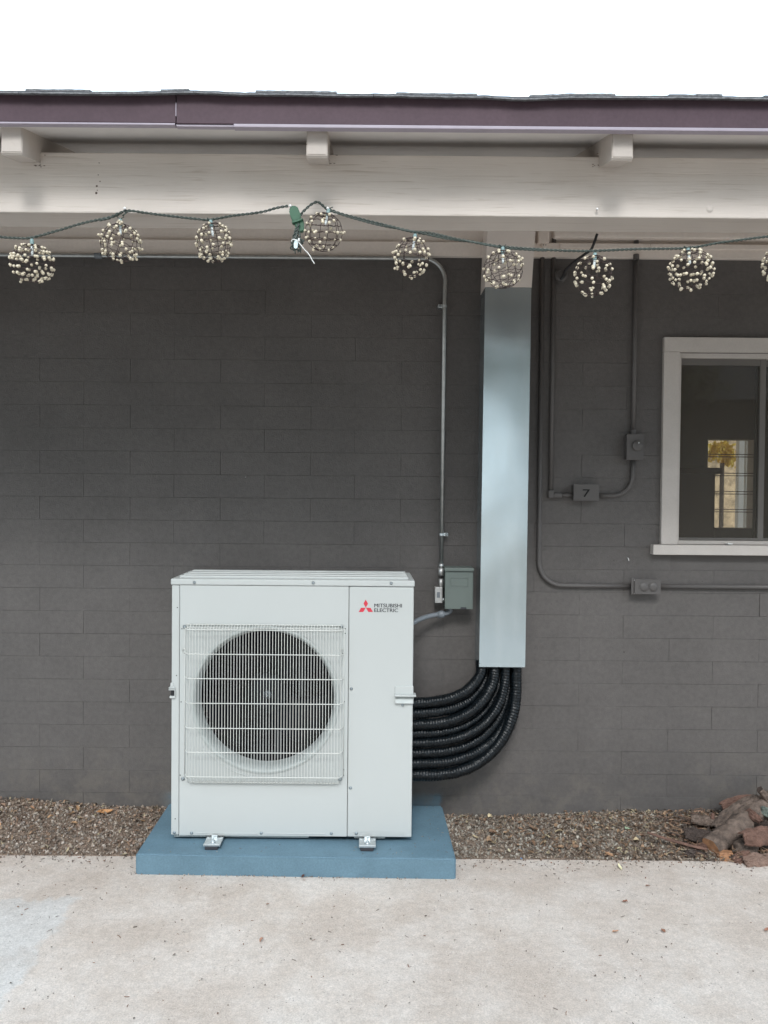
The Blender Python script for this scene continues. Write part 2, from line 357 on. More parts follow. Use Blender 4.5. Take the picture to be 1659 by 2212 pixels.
def add_tube(bm, pts, r, seg=10, cap=True, rf=None, up=Vector((0, -1, .01))):
    pts = [Vector(p) for p in pts]; rings = []; s = 0; last = pts[0]
    for i, (p, t, a, b) in enumerate(frames(pts, up)):
        s += (p - last).length; last = p; ring = []
        for k in range(seg):
            th = 2 * math.pi * k / seg
            rr = rf(s, th, i / max(1, len(pts) - 1)) if rf else r
            ring.append(bm.verts.new(p + (a * math.cos(th) + b * math.sin(th)) * rr))
        rings.append(ring)
    for A, B in zip(rings, rings[1:]):
        for k in range(seg): bm.faces.new((A[k], A[(k + 1) % seg], B[(k + 1) % seg], B[k]))
    if cap: bm.faces.new(rings[0][::-1]); bm.faces.new(rings[-1])
def tube(name, pts, r, m, parent=None, seg=12, rf=None):
    bm = bmesh.new(); add_tube(bm, pts, r, seg, True, rf); o = from_bm(name, bm, m, parent, smooth=True)
    return o
def add_lathe(bm, prof, c, seg=48, axis='Y', a0=0, a1=2 * math.pi):
    full = abs(a1 - a0 - 2 * math.pi) < 1e-6; cnt = seg if full else seg + 1; rings = []
    for r, d in prof:
        ring = []
        for k in range(cnt):
            th = a0 + (a1 - a0) * k / seg
            if axis == 'Y': v = Vector((r * math.cos(th), d, r * math.sin(th)))
            elif axis == 'Z': v = Vector((r * math.cos(th), r * math.sin(th), d))
            else: v = Vector((d, r * math.cos(th), r * math.sin(th)))
            ring.append(bm.verts.new(v + Vector(c)))
        rings.append(ring)
    for A, B in zip(rings, rings[1:]):
        for k in range(cnt if full else seg):
            bm.faces.new((A[k], A[(k + 1) % cnt], B[(k + 1) % cnt], B[k]))
    return rings
def lathe(name, prof, c, m, parent=None, seg=48, axis='Y', smooth=True):
    bm = bmesh.new(); add_lathe(bm, prof, c, seg, axis); return from_bm(name, bm, m, parent, smooth)
def thing(name, loc, label, cat, group=None):
    o = bpy.data.objects.new(name, None); o.empty_display_size = .1; col.objects.link(o)
    tag(o, label, cat, group); PENDING.append((o, Vector(loc))); return o
def tag(o, label=None, cat=None, group=None, kind=None):
    if label: o['label'] = label
    if cat: o['category'] = cat
    if group: o['group'] = group
    if kind: o['kind'] = kind
    return o
PENDING = []
def n3(p, s=1., seed=0.): return noise.noise(Vector(p) * s + Vector((seed, seed * 1.7, -seed)))

# ------------------------------------------------------------------ main planes
WY = 3.508; UY = 3.108; PX = F / UY
BY, BT = 2.35, .13
RY = 2.225
def gz(x, y):                                   # top of the litter strip along the wall
    t = max(0., min(1., (y - 3.14) / (WY - 3.14)))
    h = .052 if x < -.7 else .030
    h += .016 * n3((x * 2.3, 4.1, 0)) + (.030 * max(0, min(1, (-x - 1.0) / .6))) + .022 * max(0, min(1, (x - .75) / .5))
    return .004 + (h - .004) * t ** 1.2 + .004 * n3((x * 9, y * 9, 1))

# ------------------------------------------------------------------ ground
bm = bmesh.new()
for a in ((-60, -60), (60, -60), (60, 60), (-60, 60)): bm.verts.new((a[0] * 5, a[1] * 5, -.03))
bm.faces.new(bm.verts); tag(from_bm('ground', bm, M['yard']), kind='structure')
bm = bmesh.new(); nx, ny = 120, 90; V = {}
X0, X1, Y0, Y1 = -6.0, 6.0, -1.6, 3.14
for i in range(nx + 1):
    for j in range(ny + 1):
        x = X0 + (X1 - X0) * i / nx; y = Y0 + (Y1 - Y0) * j / ny
        z = 0.0025 * n3((x * .8, y * .8, 3)) - .0025
        if j == ny: y += .006 * n3((x * 9, 0, 5))
        V[i, j] = bm.verts.new((x, y, z))
for i in range(nx):
    for j in range(ny): bm.faces.new((V[i, j], V[i + 1, j], V[i + 1, j + 1], V[i, j + 1]))
ed = [V[i, ny] for i in range(nx + 1)]; dn = [bm.verts.new(v.co + Vector((0, .002, -.06))) for v in ed]
for i in range(nx): bm.faces.new((ed[i], ed[i + 1], dn[i + 1], dn[i]))
tag(from_bm('patio', bm, M['concrete'], smooth=False), kind='structure')
bm = bmesh.new(); V = {}; nx, ny = 420, 36
for i in range(nx + 1):
    for j in range(ny + 1):
        x = -2.6 + 5.2 * i / nx; y = 3.13 + (WY + .03 - 3.13) * j / ny
        V[i, j] = bm.verts.new((x, y, gz(x, y) - .004 + .003 * n3((x * 45, y * 45, 2)) - (.012 if j == 0 else 0)))
for i in range(nx):
    for j in range(ny): bm.faces.new((V[i, j], V[i + 1, j], V[i + 1, j + 1], V[i, j + 1]))
tag(from_bm('soil_strip', bm, M['soil'], smooth=True), kind='structure')

# ------------------------------------------------------------------ house
house = thing('house', (0, WY, 0), 'low house with dark grey block wall, beige porch beam and plum fascia', 'house')
wall = box('wall', (-5, WY + .004, -.05), (1.36 - .0, WY + .2, 2.90), M['mortar'], house)
# the wall continues round the window opening
WX0 = XC(1463, 950, WY - .02); WX1 = WX0 + 1.0
WZ1 = ZC(755, WY - .02) + .0; WZ0 = ZC(1180, WY - .02)
me = wall.data; bpy.data.meshes.remove(me)
bm = bmesh.new()
add_box(bm, (-5, WY + .0008, -.05), (WX0, WY + .2, 2.90)); add_box(bm, (WX1, WY + .0008, -.05), (5, WY + .2, 2.90))
add_box(bm, (WX0, WY + .004, -.05), (WX1, WY + .2, WZ0)); add_box(bm, (WX0, WY + .0008, WZ1), (WX1, WY + .2, 2.90))
wall = from_bm('wall', bm, M['mortar'], house)
CH, BL = .1021, .402
z0 = at(1200, 1720, WY).z - CH; jA = at(1148, 1650, WY).x; jB = at(1246.8, 1700, WY).x
def block_mesh(L, Hh, k):
    r = random.Random(k); d = .03; c = .0006; j = .0002
    bm = bmesh.new(); g = .00025
    def q(x, y, z): return bm.verts.new((x + r.uniform(-j, j), y - (r.uniform(0, .0006) if y == 0 else 0), z + r.uniform(-j, j)))
    x0, x1, zz0, zz1 = g, L - g, g, Hh - g
    n_ = max(2, int(round(L / .1)))
    xs = [x0 + (x1 - x0) * i / n_ for i in range(n_ + 1)]
    back = [[bm.verts.new((x, d, z)) for x in xs] for z in (zz0, zz1)]
    mid = [[q(x, c, z) for x in xs] for z in (zz0, zz1)]
    fr = [[q(min(max(x, x0 + c), x1 - c), 0, z) for x in xs] for z in (zz0 + c, zz1 - c)]
    for i in range(n_):
        bm.faces.new((fr[0][i], fr[0][i + 1], fr[1][i + 1], fr[1][i]))
        for s in (0, 1):
            bm.faces.new((mid[s][i], mid[s][i + 1], fr[s][i + 1], fr[s][i])); bm.faces.new((back[s][i], back[s][i + 1], mid[s][i + 1], mid[s][i]))
    for e in (0, -1): bm.faces.new((mid[0][e], fr[0][e], fr[1][e], mid[1][e])); bm.faces.new((back[0][e], mid[0][e], mid[1][e], back[1][e]))
    bmesh.ops.recalc_face_normals(bm, faces=bm.faces)
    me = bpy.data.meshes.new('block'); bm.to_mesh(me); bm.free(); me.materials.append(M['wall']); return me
full = [block_mesh(BL, CH, k) for k in range(6)]
ZTOP = ZC(556, WY)
nrow = int(math.ceil((ZTOP - z0) / CH)); outer = bmesh.new(); nb = 0
for r_ in range(nrow):
    zb = z0 + r_ * CH; hh = min(CH, ZTOP - zb)
    # course 1 (the one just above the lowest joint) has joints like jB, alternating upward
    xs0 = (jA if r_ % 2 == 0 else jB); k0 = math.ceil((-3.2 - xs0) / BL)
    k = k0
    while xs0 + k * BL < 3.4:
        a, b = xs0 + k * BL, xs0 + (k + 1) * BL; k += 1
        segs = [(a, b)]
        if zb + hh > WZ0 - .001 and zb < WZ1 + .001:
            segs = []
            if a < WX0 - .02: segs.append((a, min(b, WX0)))
            if b > WX1 + .02: segs.append((max(a, WX1), b))
        for (p, q_) in segs:
            hz0, hz1 = zb, zb + hh
            if q_ - p < .03: continue
            inview = q_ > -1.78 and p < 1.88
            if inview:
                isfull = abs(q_ - p - BL) < .001 and abs(hh - CH) < .001
                me = full[(r_ * 7 + k * 3) % 6] if isfull else block_mesh(q_ - p, hh, r_ * 31 + k)
                o = link('block', me, None, wall, loc=(p, WY + rng.uniform(-.0012, .0008), zb)); nb += 1
            else: add_box(outer, (p + .004, WY, zb + .004), (q_ - .004, WY + .03, zb + hh - .004))
tag(from_bm('far_blocks', outer, M['wall'], wall), kind='stuff')
print('blocks', nb)
# boards above the block wall
FZ1 = ZC(521.5, WY - .02)
box('trim_board', (-5, WY - .022, ZTOP + .001), (5, WY + .03, FZ1), M['beige'], house, .002)
box('frieze_board', (-5, WY - .002, FZ1 + .001), (5, WY + .03, 2.84), M['beige'], house, .001)
# right of the duct: raised bead and shallow panel on the boards
xr = XC(1195, 520, WY - .03)
bm = bmesh.new(); add_box(bm, (xr, WY - .048, FZ1 + .016), (3, WY - .004, FZ1 + .05), .010, 3); from_bm('cove_strip', bm, M['beige'], house)
bm = bmesh.new(); add_box(bm, (xr + .03, WY - .030, ZTOP + .038), (xr + .40, WY - .020, ZTOP + .062), .004); add_box(bm, (xr + .43, WY - .030, ZTOP + .038), (3, WY - .020, ZTOP + .062), .004)
from_bm('raised_panel', bm, M['beige'], house)
# beam
BZ0 = ZC(465, BY); BZ1 = ZC(334.5, BY)
bm = bmesh.new(); add_box(bm, (-5, BY, BZ0), (5, BY + BT, BZ1), .004, 2)
beam = from_bm('beam', bm, M['beam'], house)
kp = at(1533, 451, BY); lathe('filled_knot', [(.0, -.0012), (.009, -.0012), (.0098, .0), (.0112, -.0008), (.0118, .001)], kp, M['beam'], beam, 28)
for i, (px, py, s) in enumerate(((212, 378, 1), (216, 392, 1.2), (209, 402, 2), (208, 417, 2.3), (210, 411, 1), (214, 352, 1))):
    lathe('stain_spot', [(0, -.0006), (.0013 * s, -.0006), (.0016 * s, .0)], at(px, py, BY), M['stain'], beam, 9)
lathe('nail_head', [(0, -.012), (.0035, -.012), (.004, -.0095), (.0012, -.009), (.0012, 0)], at(1288, 454, BY), M['nail'], beam, 12)
# posts that carry the beam, outside the picture
for x in (-3.0, 3.0): box('post', (x - .065, BY, 0), (x + .065, BY + BT, BZ0 - .001), M['beige'], house, .004)
bm = bmesh.new(); rr_ = random.Random(3)
for i in range(34):
    p = at(rr_.choice((60, 82, 92, 700, 712, 1285, 1296)) + rr_.gauss(0, 9), rr_.uniform(352, 362) if rr_.random() < .5 else rr_.uniform(330, 350), BY)
    add_box(bm, p + Vector((-rr_.uniform(.001, .004), -.0012, -.0006)), p + Vector((rr_.uniform(.001, .004), -.0002, .0006)), mtx=None)
from_bm('cobweb_dirt', bm, M['stain'], beam)
# rafters: bottom front/back edge and the slope
SL = .262
RZ0 = ZC(341, RY)
def rafter(cxf, cxb, wdt=.059, spl=0):
    bm = bmesh.new(); Y2 = 5.6; hgt = .080
    prof = [(RY, .012), (RY + .004, .003), (RY + .014, 0)]
    L = []
    for s in (-1, 1):
        vs = []
        def X(y): return cxf + (cxb - cxf) * (y - RY) / (BY - RY) * (1 if y <= BY + .2 else 1) + s * wdt / 2
        pts = [(RY, RZ0 + .007), (RY + .002, RZ0 + .0025), (RY + .007, RZ0)] + [(Y2, RZ0 + SL * (Y2 - RY))] + [(Y2, RZ0 + SL * (Y2 - RY) + hgt), (RY, RZ0 + hgt)]
        for (y, z) in pts: vs.append(bm.verts.new((cxf + (cxb - cxf) * min(1.2, (y - RY) / (BY - RY)) + s * wdt / 2, y, z)))
        L.append(vs)
    n_ = len(L[0])
    bm.faces.new(L[0]); bm.faces.new(L[1][::-1])
    for i in range(n_): bm.faces.new((L[0][i], L[0][(i + 1) % n_], L[1][(i + 1) % n_], L[1][i]))
    bmesh.ops.bevel(bm, geom=[e for e in bm.edges if abs(e.verts[0].co.y - RY) < .02 and abs(e.verts[1].co.y - RY) < .02 and e.calc_length() > .03], offset=.003, segments=2, affect='EDGES')
    return from_bm('rafter', bm, M['rafter'], house)
def xof(px, py, Y): return at(px, py, Y).x
rw = .059
rafter(xof(47.5, 334, RY) - rw / 2, xof(84, 358, BY) - rw / 2)
rafter(xof(684.5, 340, RY), xof(689, 354, BY))
rafter(xof(1322, 343, RY) + rw / 2, xof(1289, 359, BY) + rw / 2)
for sx in (-2, -1, 1, 2):
    x = xof(684.5, 340, RY) + sx * .86 + (.86 * (1 if sx > 0 else -1)); rafter(x, x)
# deck, fascia, shingles
def dz(y): return RZ0 + .076 + SL * (y - RY)
bm = bmesh.new(); RG = 6.4
def slab(bm, y0, z0_, y1, z1_, t, x0=-5.2, x1=5.2):
    vs = [bm.verts.new((x, y, z + k)) for k in (0, t) for (x, y, z) in ((x0, y0, z0_), (x1, y0, z0_), (x1, y1, z1_), (x0, y1, z1_))]
    for f in ((0, 1, 2, 3), (7, 6, 5, 4), (0, 4, 5, 1), (1, 5, 6, 2), (2, 6, 7, 3), (3, 7, 4, 0)): bm.faces.new([vs[i] for i in f])
slab(bm, RY - .012, dz(RY - .012), RG, dz(RG), .018)
slab(bm, RG, dz(RG), 2 * RG - RY, dz(RY), .018)
from_bm('roof_deck', bm, M['soffit'], house)
FY = 2.195
FT = ZC(206.5, FY); FB = ZC(269, FY)
sx_ = XC(380.5, 240, FY)
fb = thing  # placeholder to keep names short
bm = bmesh.new(); add_box(bm, (-5.2, FY, FB), (sx_ - .0012, FY + .018, FT), .0015); fa = from_bm('fascia_board', bm, M['fascia'], house)
bm = bmesh.new(); add_box(bm, (sx_ + .0012, FY - .0015, FB - .002), (5.2, FY + .0165, FT), .0015); from_bm('fascia_board', bm, M['fascia'], house)
box('seam_chip', (sx_ - .0014, FY - .0022, FB + .018), (sx_ + .001, FY + .003, FB + .055), M['strip'], fa, .0004, 1)
bm = bmesh.new(); add_box(bm, (XC(505, 270, FY), FY - .004, FB - .0115), (5.2, FY + .02, FB - .0025), .0015); add_box(bm, (-5.2, FY - .001, FB - .006), (sx_ - .003, FY + .02, FB - .001), .001)
add_box(bm, (sx_, FY + .002, FB - .0085), (XC(505, 270, FY) - .001, FY + .02, FB - .0025), .001)
from_bm('drip_strip', bm, M['strip'], house)
bm = bmesh.new()
slab(bm, RY - .02, dz(RY - .02) + .019, RG, dz(RG) + .019, .012); slab(bm, RG, dz(RG) + .019, 2 * RG - RY, dz(RY) + .019, .012)
from_bm('roof_felt', bm, M['roof'], house)
SY = 2.172
SZ = ZC(207.5, SY)
def sag(x):
    px = 790 + x * F / SY
    s = .0022 * n3((x * 1.7, 0, 9)) + .0010 * n3((x * 7, 3, 9))
    s -= .0050 * math.exp(-((px - 1120) / 55) ** 2); s += .0040 * math.exp(-((px - 400) / 90) ** 2)
    return s
def shingle(px0, px1, lift, th, y0, mt, wob=.0008, seed=0):
    x0, x1 = (px0 - 790) * SY / F, (px1 - 790) * SY / F
    n_ = max(6, int((x1 - x0) / .012)); bm = bmesh.new(); rows = []
    for i in range(n_ + 1):
        x = x0 + (x1 - x0) * i / n_; e = sag(x) + lift; j = wob * n3((x * 60, seed, 3)); j2 = wob * n3((x * 75, seed, 8))
        yf = y0 + .003 * n3((x * 30, seed, 1)); sl = SL * .36
        rows.append([bm.verts.new((x, yf, SZ + e + j)), bm.verts.new((x, yf + .001, SZ + e + th + j2)),
                     bm.verts.new((x, yf + .35, SZ + e + th + .35 * SL)), bm.verts.new((x, yf + .35, SZ + e + .35 * SL))])
    for A, B in zip(rows, rows[1:]):
        for k in range(4): bm.faces.new((A[k], A[(k + 1) % 4], B[(k + 1) % 4], B[k]))
    bm.faces.new(rows[0]); bm.faces.new(rows[-1][::-1])
    return from_bm('shingle', bm, mt, house)
edges = [-700, -330, 40, 415, 800, 1175, 1545, 1930, 2300]
for i in range(len(edges) - 1): shingle(edges[i], edges[i + 1] - 1.2, 0, .0044, SY, M['shingle_edge'], seed=i)
e2 = [-700, -520, -150, 210, 610, 985, 1370, 1740, 2300]
for i in range(len(e2) - 1): shingle(e2[i], e2[i + 1] - 1.0, .0046, .0038, SY + .003, M['shingle'], seed=i + 20)
for i, (a, b) in enumerate(((52, 190), (342, 402), (546, 720), (848, 1022), (1135, 1318), (1435, 1500), (1492, 1548), (1640, 1760), (-160, -30))):
    shingle(a, b, .0092, .0062, SY + .006 + .002 * (i % 2), M['shingle_edge'], .0012, seed=i + 50)
for i, (a, b) in enumerate(((60, 186), (560, 715), (870, 1010), (1150, 1300))):
    shingle(a, b, .0157, .0028, SY + .02, M['shingle'], .0010, seed=i + 70)
# room behind the window
RZ = 2.6; RB = 6.6
OX0, OX1 = at(1528, 1050, RB).x, at(1633, 1050, RB).x
OZ0, OZ1 = at(1580, 1141, RB).z, at(1580, 949, RB).z
bm = bmesh.new()
add_box(bm, (-.3, WY + .2, -.02), (4.4, RB + .15, .0)); add_box(bm, (-.3, WY + .2, RZ), (4.4, RB + .15, RZ + .03))
add_box(bm, (-.34, WY + .2, 0), (-.3, RB + .15, RZ)); add_box(bm, (4.4, WY + .2, 0), (4.44, RB + .15, RZ))
add_box(bm, (-.3, RB, 0), (OX0, RB + .15, RZ)); add_box(bm, (OX1, RB, 0), (4.4, RB + .15, RZ))
add_box(bm, (OX0, RB, 0), (OX1, RB + .15, OZ0)); add_box(bm, (OX0, RB, OZ1), (OX1, RB + .15, RZ))
from_bm('room_shell', bm, M['room'], house)
bm = bmesh.new(); add_box(bm, (-5, WY + .2, -.05), (-.36, RB + .15, 2.8)); add_box(bm, (4.46, WY + .2, -.05), (5, RB + .15, 2.8)); add_box(bm, (-5, RB + .16, -.05), (OX0 - .02, RB + .2, 3.3)); add_box(bm, (OX1 + .02, RB + .16, -.05), (5, RB + .2, 3.3))
from_bm('rear_wall', bm, M['stucco'], house)
rw_ = bpy.data.objects.new('rear_window', None); col.objects.link(rw_); rw_.parent = house
for py in (983.7, 1024.5, 1064, 1102.7):
    for d in (-2.2, 3.2):
        z = at(1580, py + d, RB + .05).z; box('louvre_rail', (OX0, RB + .05, z - .0035), (OX1, RB + .06, z + .0035), M['cab'], rw_)
# cabinet standing in the room
c0, c1 = at(1440, 1013, 5.2), at(1553, 1148, 5.2)
cab = thing('cabinet', ((c0.x + c1.x) / 2, 5.3, 0), 'dark red wooden cabinet standing inside the room, seen through the window', 'cabinet')
bm = bmesh.new(); add_box(bm, (c0.x, 5.2, 0), (c1.x - .03, 5.6, c0.z - .03), .004); from_bm('carcass', bm, M['cab'], cab)
box('top', (c0.x - .02, 5.18, c0.z - .029), (c1.x + .01, 5.62, c0.z + .01), M['cab'], cab, .004)
# front window
win = bpy.data.objects.new('window', None); col.objects.link(win); win.parent = house
CYW = WY - .02
ox = XC(1435, 740, CYW); oz = at(1500, 728.5, CYW).z; iz = at(1500, 760, CYW).z; ix = XC(1467, 900, CYW)
szt = at(1500, 1177, CYW).z; szb = at(1500, 1199, CYW - .015).z
oxr = ix + 1.0 + (ix - ox)
bm = bmesh.new(); add_box(bm, (ox, CYW, szt + .001), (ix, WY + .02, iz - .0008), .002); from_bm('casing', bm, M['white'], win)
bm = bmesh.new(); add_box(bm, (ix + 1.0, CYW, szt + .001), (oxr, WY + .02, iz - .0008), .002); from_bm('casing', bm, M['white'], win)
bm = bmesh.new(); add_box(bm, (ox, CYW - .001, iz), (oxr, WY + .02, oz), .002); from_bm('casing', bm, M['white'], win)
bm = bmesh.new(); add_box(bm, (XC(1411, 1185, CYW - .015), CYW - .018, szb), (oxr + .05, WY + .02, szt), .003); from_bm('sill', bm, M['white'], win)
# frame inside the casing, sashes
FYW = WY + .018
a = ix; b = ix + 1.0; t0 = iz; t1 = szt + .001
def ringbox(name, x0, x1, z0_, z1_, wl, wr, wb, wt, y0, y1, m, par):
    bm = bmesh.new(); add_box(bm, (x0, y0, z0_), (x0 + wl, y1, z1_), .0015); add_box(bm, (x1 - wr, y0, z0_), (x1, y1, z1_), .0015)
    add_box(bm, (x0 + wl, y0 + .001, z0_), (x1 - wr, y1, z0_ + wb), .0015); add_box(bm, (x0 + wl, y0 + .001, z1_ - wt), (x1 - wr, y1, z1_), .0015)
    return from_bm(name, bm, m, par)
ringbox('frame', a + .0005, b - .0005, t1 + .0005, t0 - .0005, .016, .016, .016, .022, WY + .004, WY + .06, M['white'], win)
mx_ = XC(1640, 950, FYW)
ringbox('sash', a + .017, mx_ + .028, t1 + .017, t0 - .023, .004, .026, .012, .028, WY + .022, WY + .045, mat('sash', (.13, .12, .11), .6, bump=0), win)
ringbox('sash', mx_ + .0, b - .017, t1 + .017, t0 - .023, .028, .02, .012, .028, WY + .046, WY + .068, bpy.data.materials['sash'], win)
for x0, x1, y in ((a + .021, mx_ + .002, WY + .033), (mx_ + .028, b - .037, WY + .057)):
    box('pane', (x0, y, t1 + .029), (x1, y + .004, t0 - .051), M['glass'], win)
lp = at(1577, 1174, CYW - .002); box('latch', (lp.x - .01, CYW - .003, szt + .003), (lp.x + .012, WY + .01, szt + .0085), M['tie'], win, .001)

# ------------------------------------------------------------------ concrete pad
pl, pr = at(293, 1868, 2.992).x, at(985, 1880, 2.972).x
PZ = .0765
pad = bmesh.new(); Y2 = 3.492
# the pad stands a hair askew to the house
sk = .0075 * 0
vs = [(pl, 2.990, 0), (pr, 2.972, 0), (pr - .003, Y2, 0), (pl + .003, Y2, 0)]
lo = [pad.verts.new((x, y, -.004)) for x, y, z in vs]; hi = [pad.verts.new((x, y, PZ)) for x, y, z in vs]
pad.faces.new(lo); pad.faces.new(hi)
for i in range(4): pad.faces.new((lo[i], lo[(i + 1) % 4], hi[(i + 1) % 4], hi[i]))
bmesh.ops.bevel(pad, geom=[e for e in pad.edges if e.verts[0].co.z > .05 or e.verts[1].co.z > .05], offset=.006, segments=3, affect='EDGES')
tag(from_bm('equipment_pad', pad, M['pad']), 'low blue painted equipment pad against the block wall', 'pad')

# ------------------------------------------------------------------ condenser
def U(px, py, Y=UY): return at(px, py, Y)
def C3(x, y): return 345.6 + x * .36458, 1209.6 + y * .36458      # zoom crop grid -> picture grid
UX0, UX1 = U(370.2, 1520).x, U(891.8, 1520).x
UZ0, UZ1 = U(630, 1806).z, U(630, 1252).z
LB = U(630, 1265.5).z                                  # lower edge of the lid
unit = thing('condenser_unit', ((UX0 + UX1) / 2, UY + .165, PZ), 'white outdoor heat pump condenser with round fan grille on blue pad', 'heat pump')
UD = UY + .33
S1, S2 = U(387.6, 1520).x, U(751.8, 1520).x            # panel seams
g = .0009
fc = U(572.7, 1511.4); FR = .283
# front panel with a round hole
def holed_panel(name, x0, x1, z0_, z1_, cx, cz, r, y, t, m, par):
    bm = bmesh.new(); N = 96; inner = []; outer_ = []; ib = []
    for k in range(N):
        th = 2 * math.pi * k / N; c, s = math.cos(th), math.sin(th)
        inner.append(bm.verts.new((cx + r * c, y, cz + r * s))); ib.append(bm.verts.new((cx + (r - .004) * c, y + .006, cz + (r - .004) * s)))
        tx = ((x1 - cx) / c if c > 0 else (x0 - cx) / c) if abs(c) > 1e-9 else 1e9
        tz = ((z1_ - cz) / s if s > 0 else (z0_ - cz) / s) if abs(s) > 1e-9 else 1e9
        q = min(tx, tz); outer_.append(bm.verts.new((cx + q * c, y, cz + q * s)))
    for k in range(N):
        j = (k + 1) % N; bm.faces.new((inner[k], inner[j], outer_[j], outer_[k])); bm.faces.new((inner[k], inner[j], ib[j], ib[k]))
    cor = {}
    for (X, Z) in ((x0, z0_), (x1, z0_), (x1, z1_), (x0, z1_)):
        v = bm.verts.new((X, y, Z)); cor[X, Z] = v
        th = math.atan2(Z - cz, X - cx) % (2 * math.pi); k = int(th / (2 * math.pi) * N)
        bm.faces.new((outer_[k], outer_[(k + 1) % N], v))
    # rim
    e = [(x0, z0_), (x1, z0_), (x1, z1_), (x0, z1_)]; A = [bm.verts.new((X, y, Z)) for X, Z in e]; B = [bm.verts.new((X, y + t, Z)) for X, Z in e]
    for i in range(4): bm.faces.new((A[i], A[(i + 1) % 4], B[(i + 1) % 4], B[i]))
    return from_bm(name, bm, m, par)
PZ1 = LB - .0012
holed_panel('front_panel', S1 + g, S2 - g, UZ0, PZ1, fc.x, fc.z, FR, UY, .012, M['unit'], unit)
bm = bmesh.new(); add_box(bm, (S2 + g, UY, UZ0 - .002), (UX1, UY + .30, PZ1), .006, 3); from_bm('service_panel', bm, M['unit'], unit)
bm = bmesh.new(); add_box(bm, (UX0, UY, UZ0), (S1 - g, UY + .05, PZ1), .005, 3); from_bm('corner_panel', bm, M['unit'], unit)
box('cabinet', (UX0 + .003, UY + .051, UZ0 - .004), (UX0 + .02, UD - .02, PZ1 - .001), M['unit'], unit, .002)
box('backing', (S2 - .01, UY + .013, UZ0 + .002), (S2 + .0005, UY + .29, PZ1 - .002), M['gap'], unit)
box('seam_backing', (S1 - .004, UY + .0125, UZ0 + .002), (S1 + .004, UY + .02, PZ1 - .002), M['gap'], unit)
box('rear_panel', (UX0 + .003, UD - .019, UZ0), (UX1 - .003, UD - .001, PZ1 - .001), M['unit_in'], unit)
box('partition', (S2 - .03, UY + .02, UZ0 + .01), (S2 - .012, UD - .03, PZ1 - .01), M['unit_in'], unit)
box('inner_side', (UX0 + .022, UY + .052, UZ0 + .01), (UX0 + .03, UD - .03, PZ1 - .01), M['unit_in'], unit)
# lid with pressed ridges
bm = bmesh.new(); add_box(bm, (UX0 - .004, UY - .004, LB), (UX1 + .003, UD + .004, UZ1), .006, 3)
for i in range(4):
    y = UY + .045 + i * .076; add_box(bm, (UX0 + .02, y, UZ1 - .004), (UX1 - .02, y + .030, UZ1 + .009), .0045, 2)
lid = from_bm('lid', bm, M['unit'], unit)
# base pan and feet
box('base_pan', (UX0 + .01, UY + .012, UZ0 - .012), (U(*C3(880, 1640)).x, UD - .01, UZ0 - .0045), M['bell'], unit, .002)
box('base_pan', (U(*C3(1150, 1640)).x, UY + .012, UZ0 - .012), (U(*C3(1335, 1640)).x, UD - .01, UZ0 - .0045), M['bell'], unit, .002)
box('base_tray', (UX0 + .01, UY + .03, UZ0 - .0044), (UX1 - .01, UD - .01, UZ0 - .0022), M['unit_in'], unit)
for px in (461.5, 793.5):
    X = at(px, 1825, 3.07).x; hw = .033
    ft = bpy.data.objects.new('foot', None); col.objects.link(ft); ft.parent = unit
    zt = PZ + .0165
    bm = bmesh.new()
    add_box(bm, (X - hw, 3.035, zt), (X + hw, 3.40, zt + .003), .0012, 1)
    add_box(bm, (X - hw, 3.030, zt - .004), (X + hw, 3.035, zt + .006), .002, 2)
    for s in (-1, 1):
        add_box(bm, (X + s * hw - (.012 if s > 0 else 0), 3.092, zt + .0035), (X + s * hw + (.012 if s < 0 else 0), 3.40, UZ0 - .0125), .001, 1)
        add_box(bm, (X + s * .0225 - .0105, 3.084, zt + .0035), (X + s * .0225 + .0105, 3.0915, UZ0 - .014), .001, 1)
    add_box(bm, (X - .0115, 3.086, zt + .016), (X + .0115, 3.0915, UZ0 - .014), .001, 1)
    from_bm('bracket', bm, M['zinc'], ft)
    bm = bmesh.new(); add_box(bm, (X - .027, 3.028, PZ - .001), (X + .024, 3.10, zt - .0045), .004, 2); from_bm('rubber_foot', bm, M['rubber'], ft)
    bm = bmesh.new(); add_lathe(bm, [(0, .0035), (.011, .0035), (.0115, .0055), (.007, .0058), (.0065, .011), (.003, .0125), (.003, .017), (0, .017)], (X, 3.058, zt), 6 * 3, 'Z')
    from_bm('bolt', bm, M['zinc'], ft)
# bell mouth
prof = [(FR + .012, -.0035), (FR + .006, -.0055), (FR + .001, -.0045), (FR - .003, .0), (FR - .008, .010), (FR - .012, .024), (FR - .0135, .045), (FR - .0135, .075)]
bell = lathe('bell_mouth', prof, fc, M['bell'], unit, 96)
# pressed arc low on the left
bm = bmesh.new(); pts = [Vector((fc.x + .312 * math.cos(t), UY - .0005, fc.z + .312 * math.sin(t))) for t in [R(218 + i * 3.2) for i in range(16)]]
add_tube(bm, pts, .0017, 8); from_bm('pressed_arc', bm, M['unit'], unit, True)
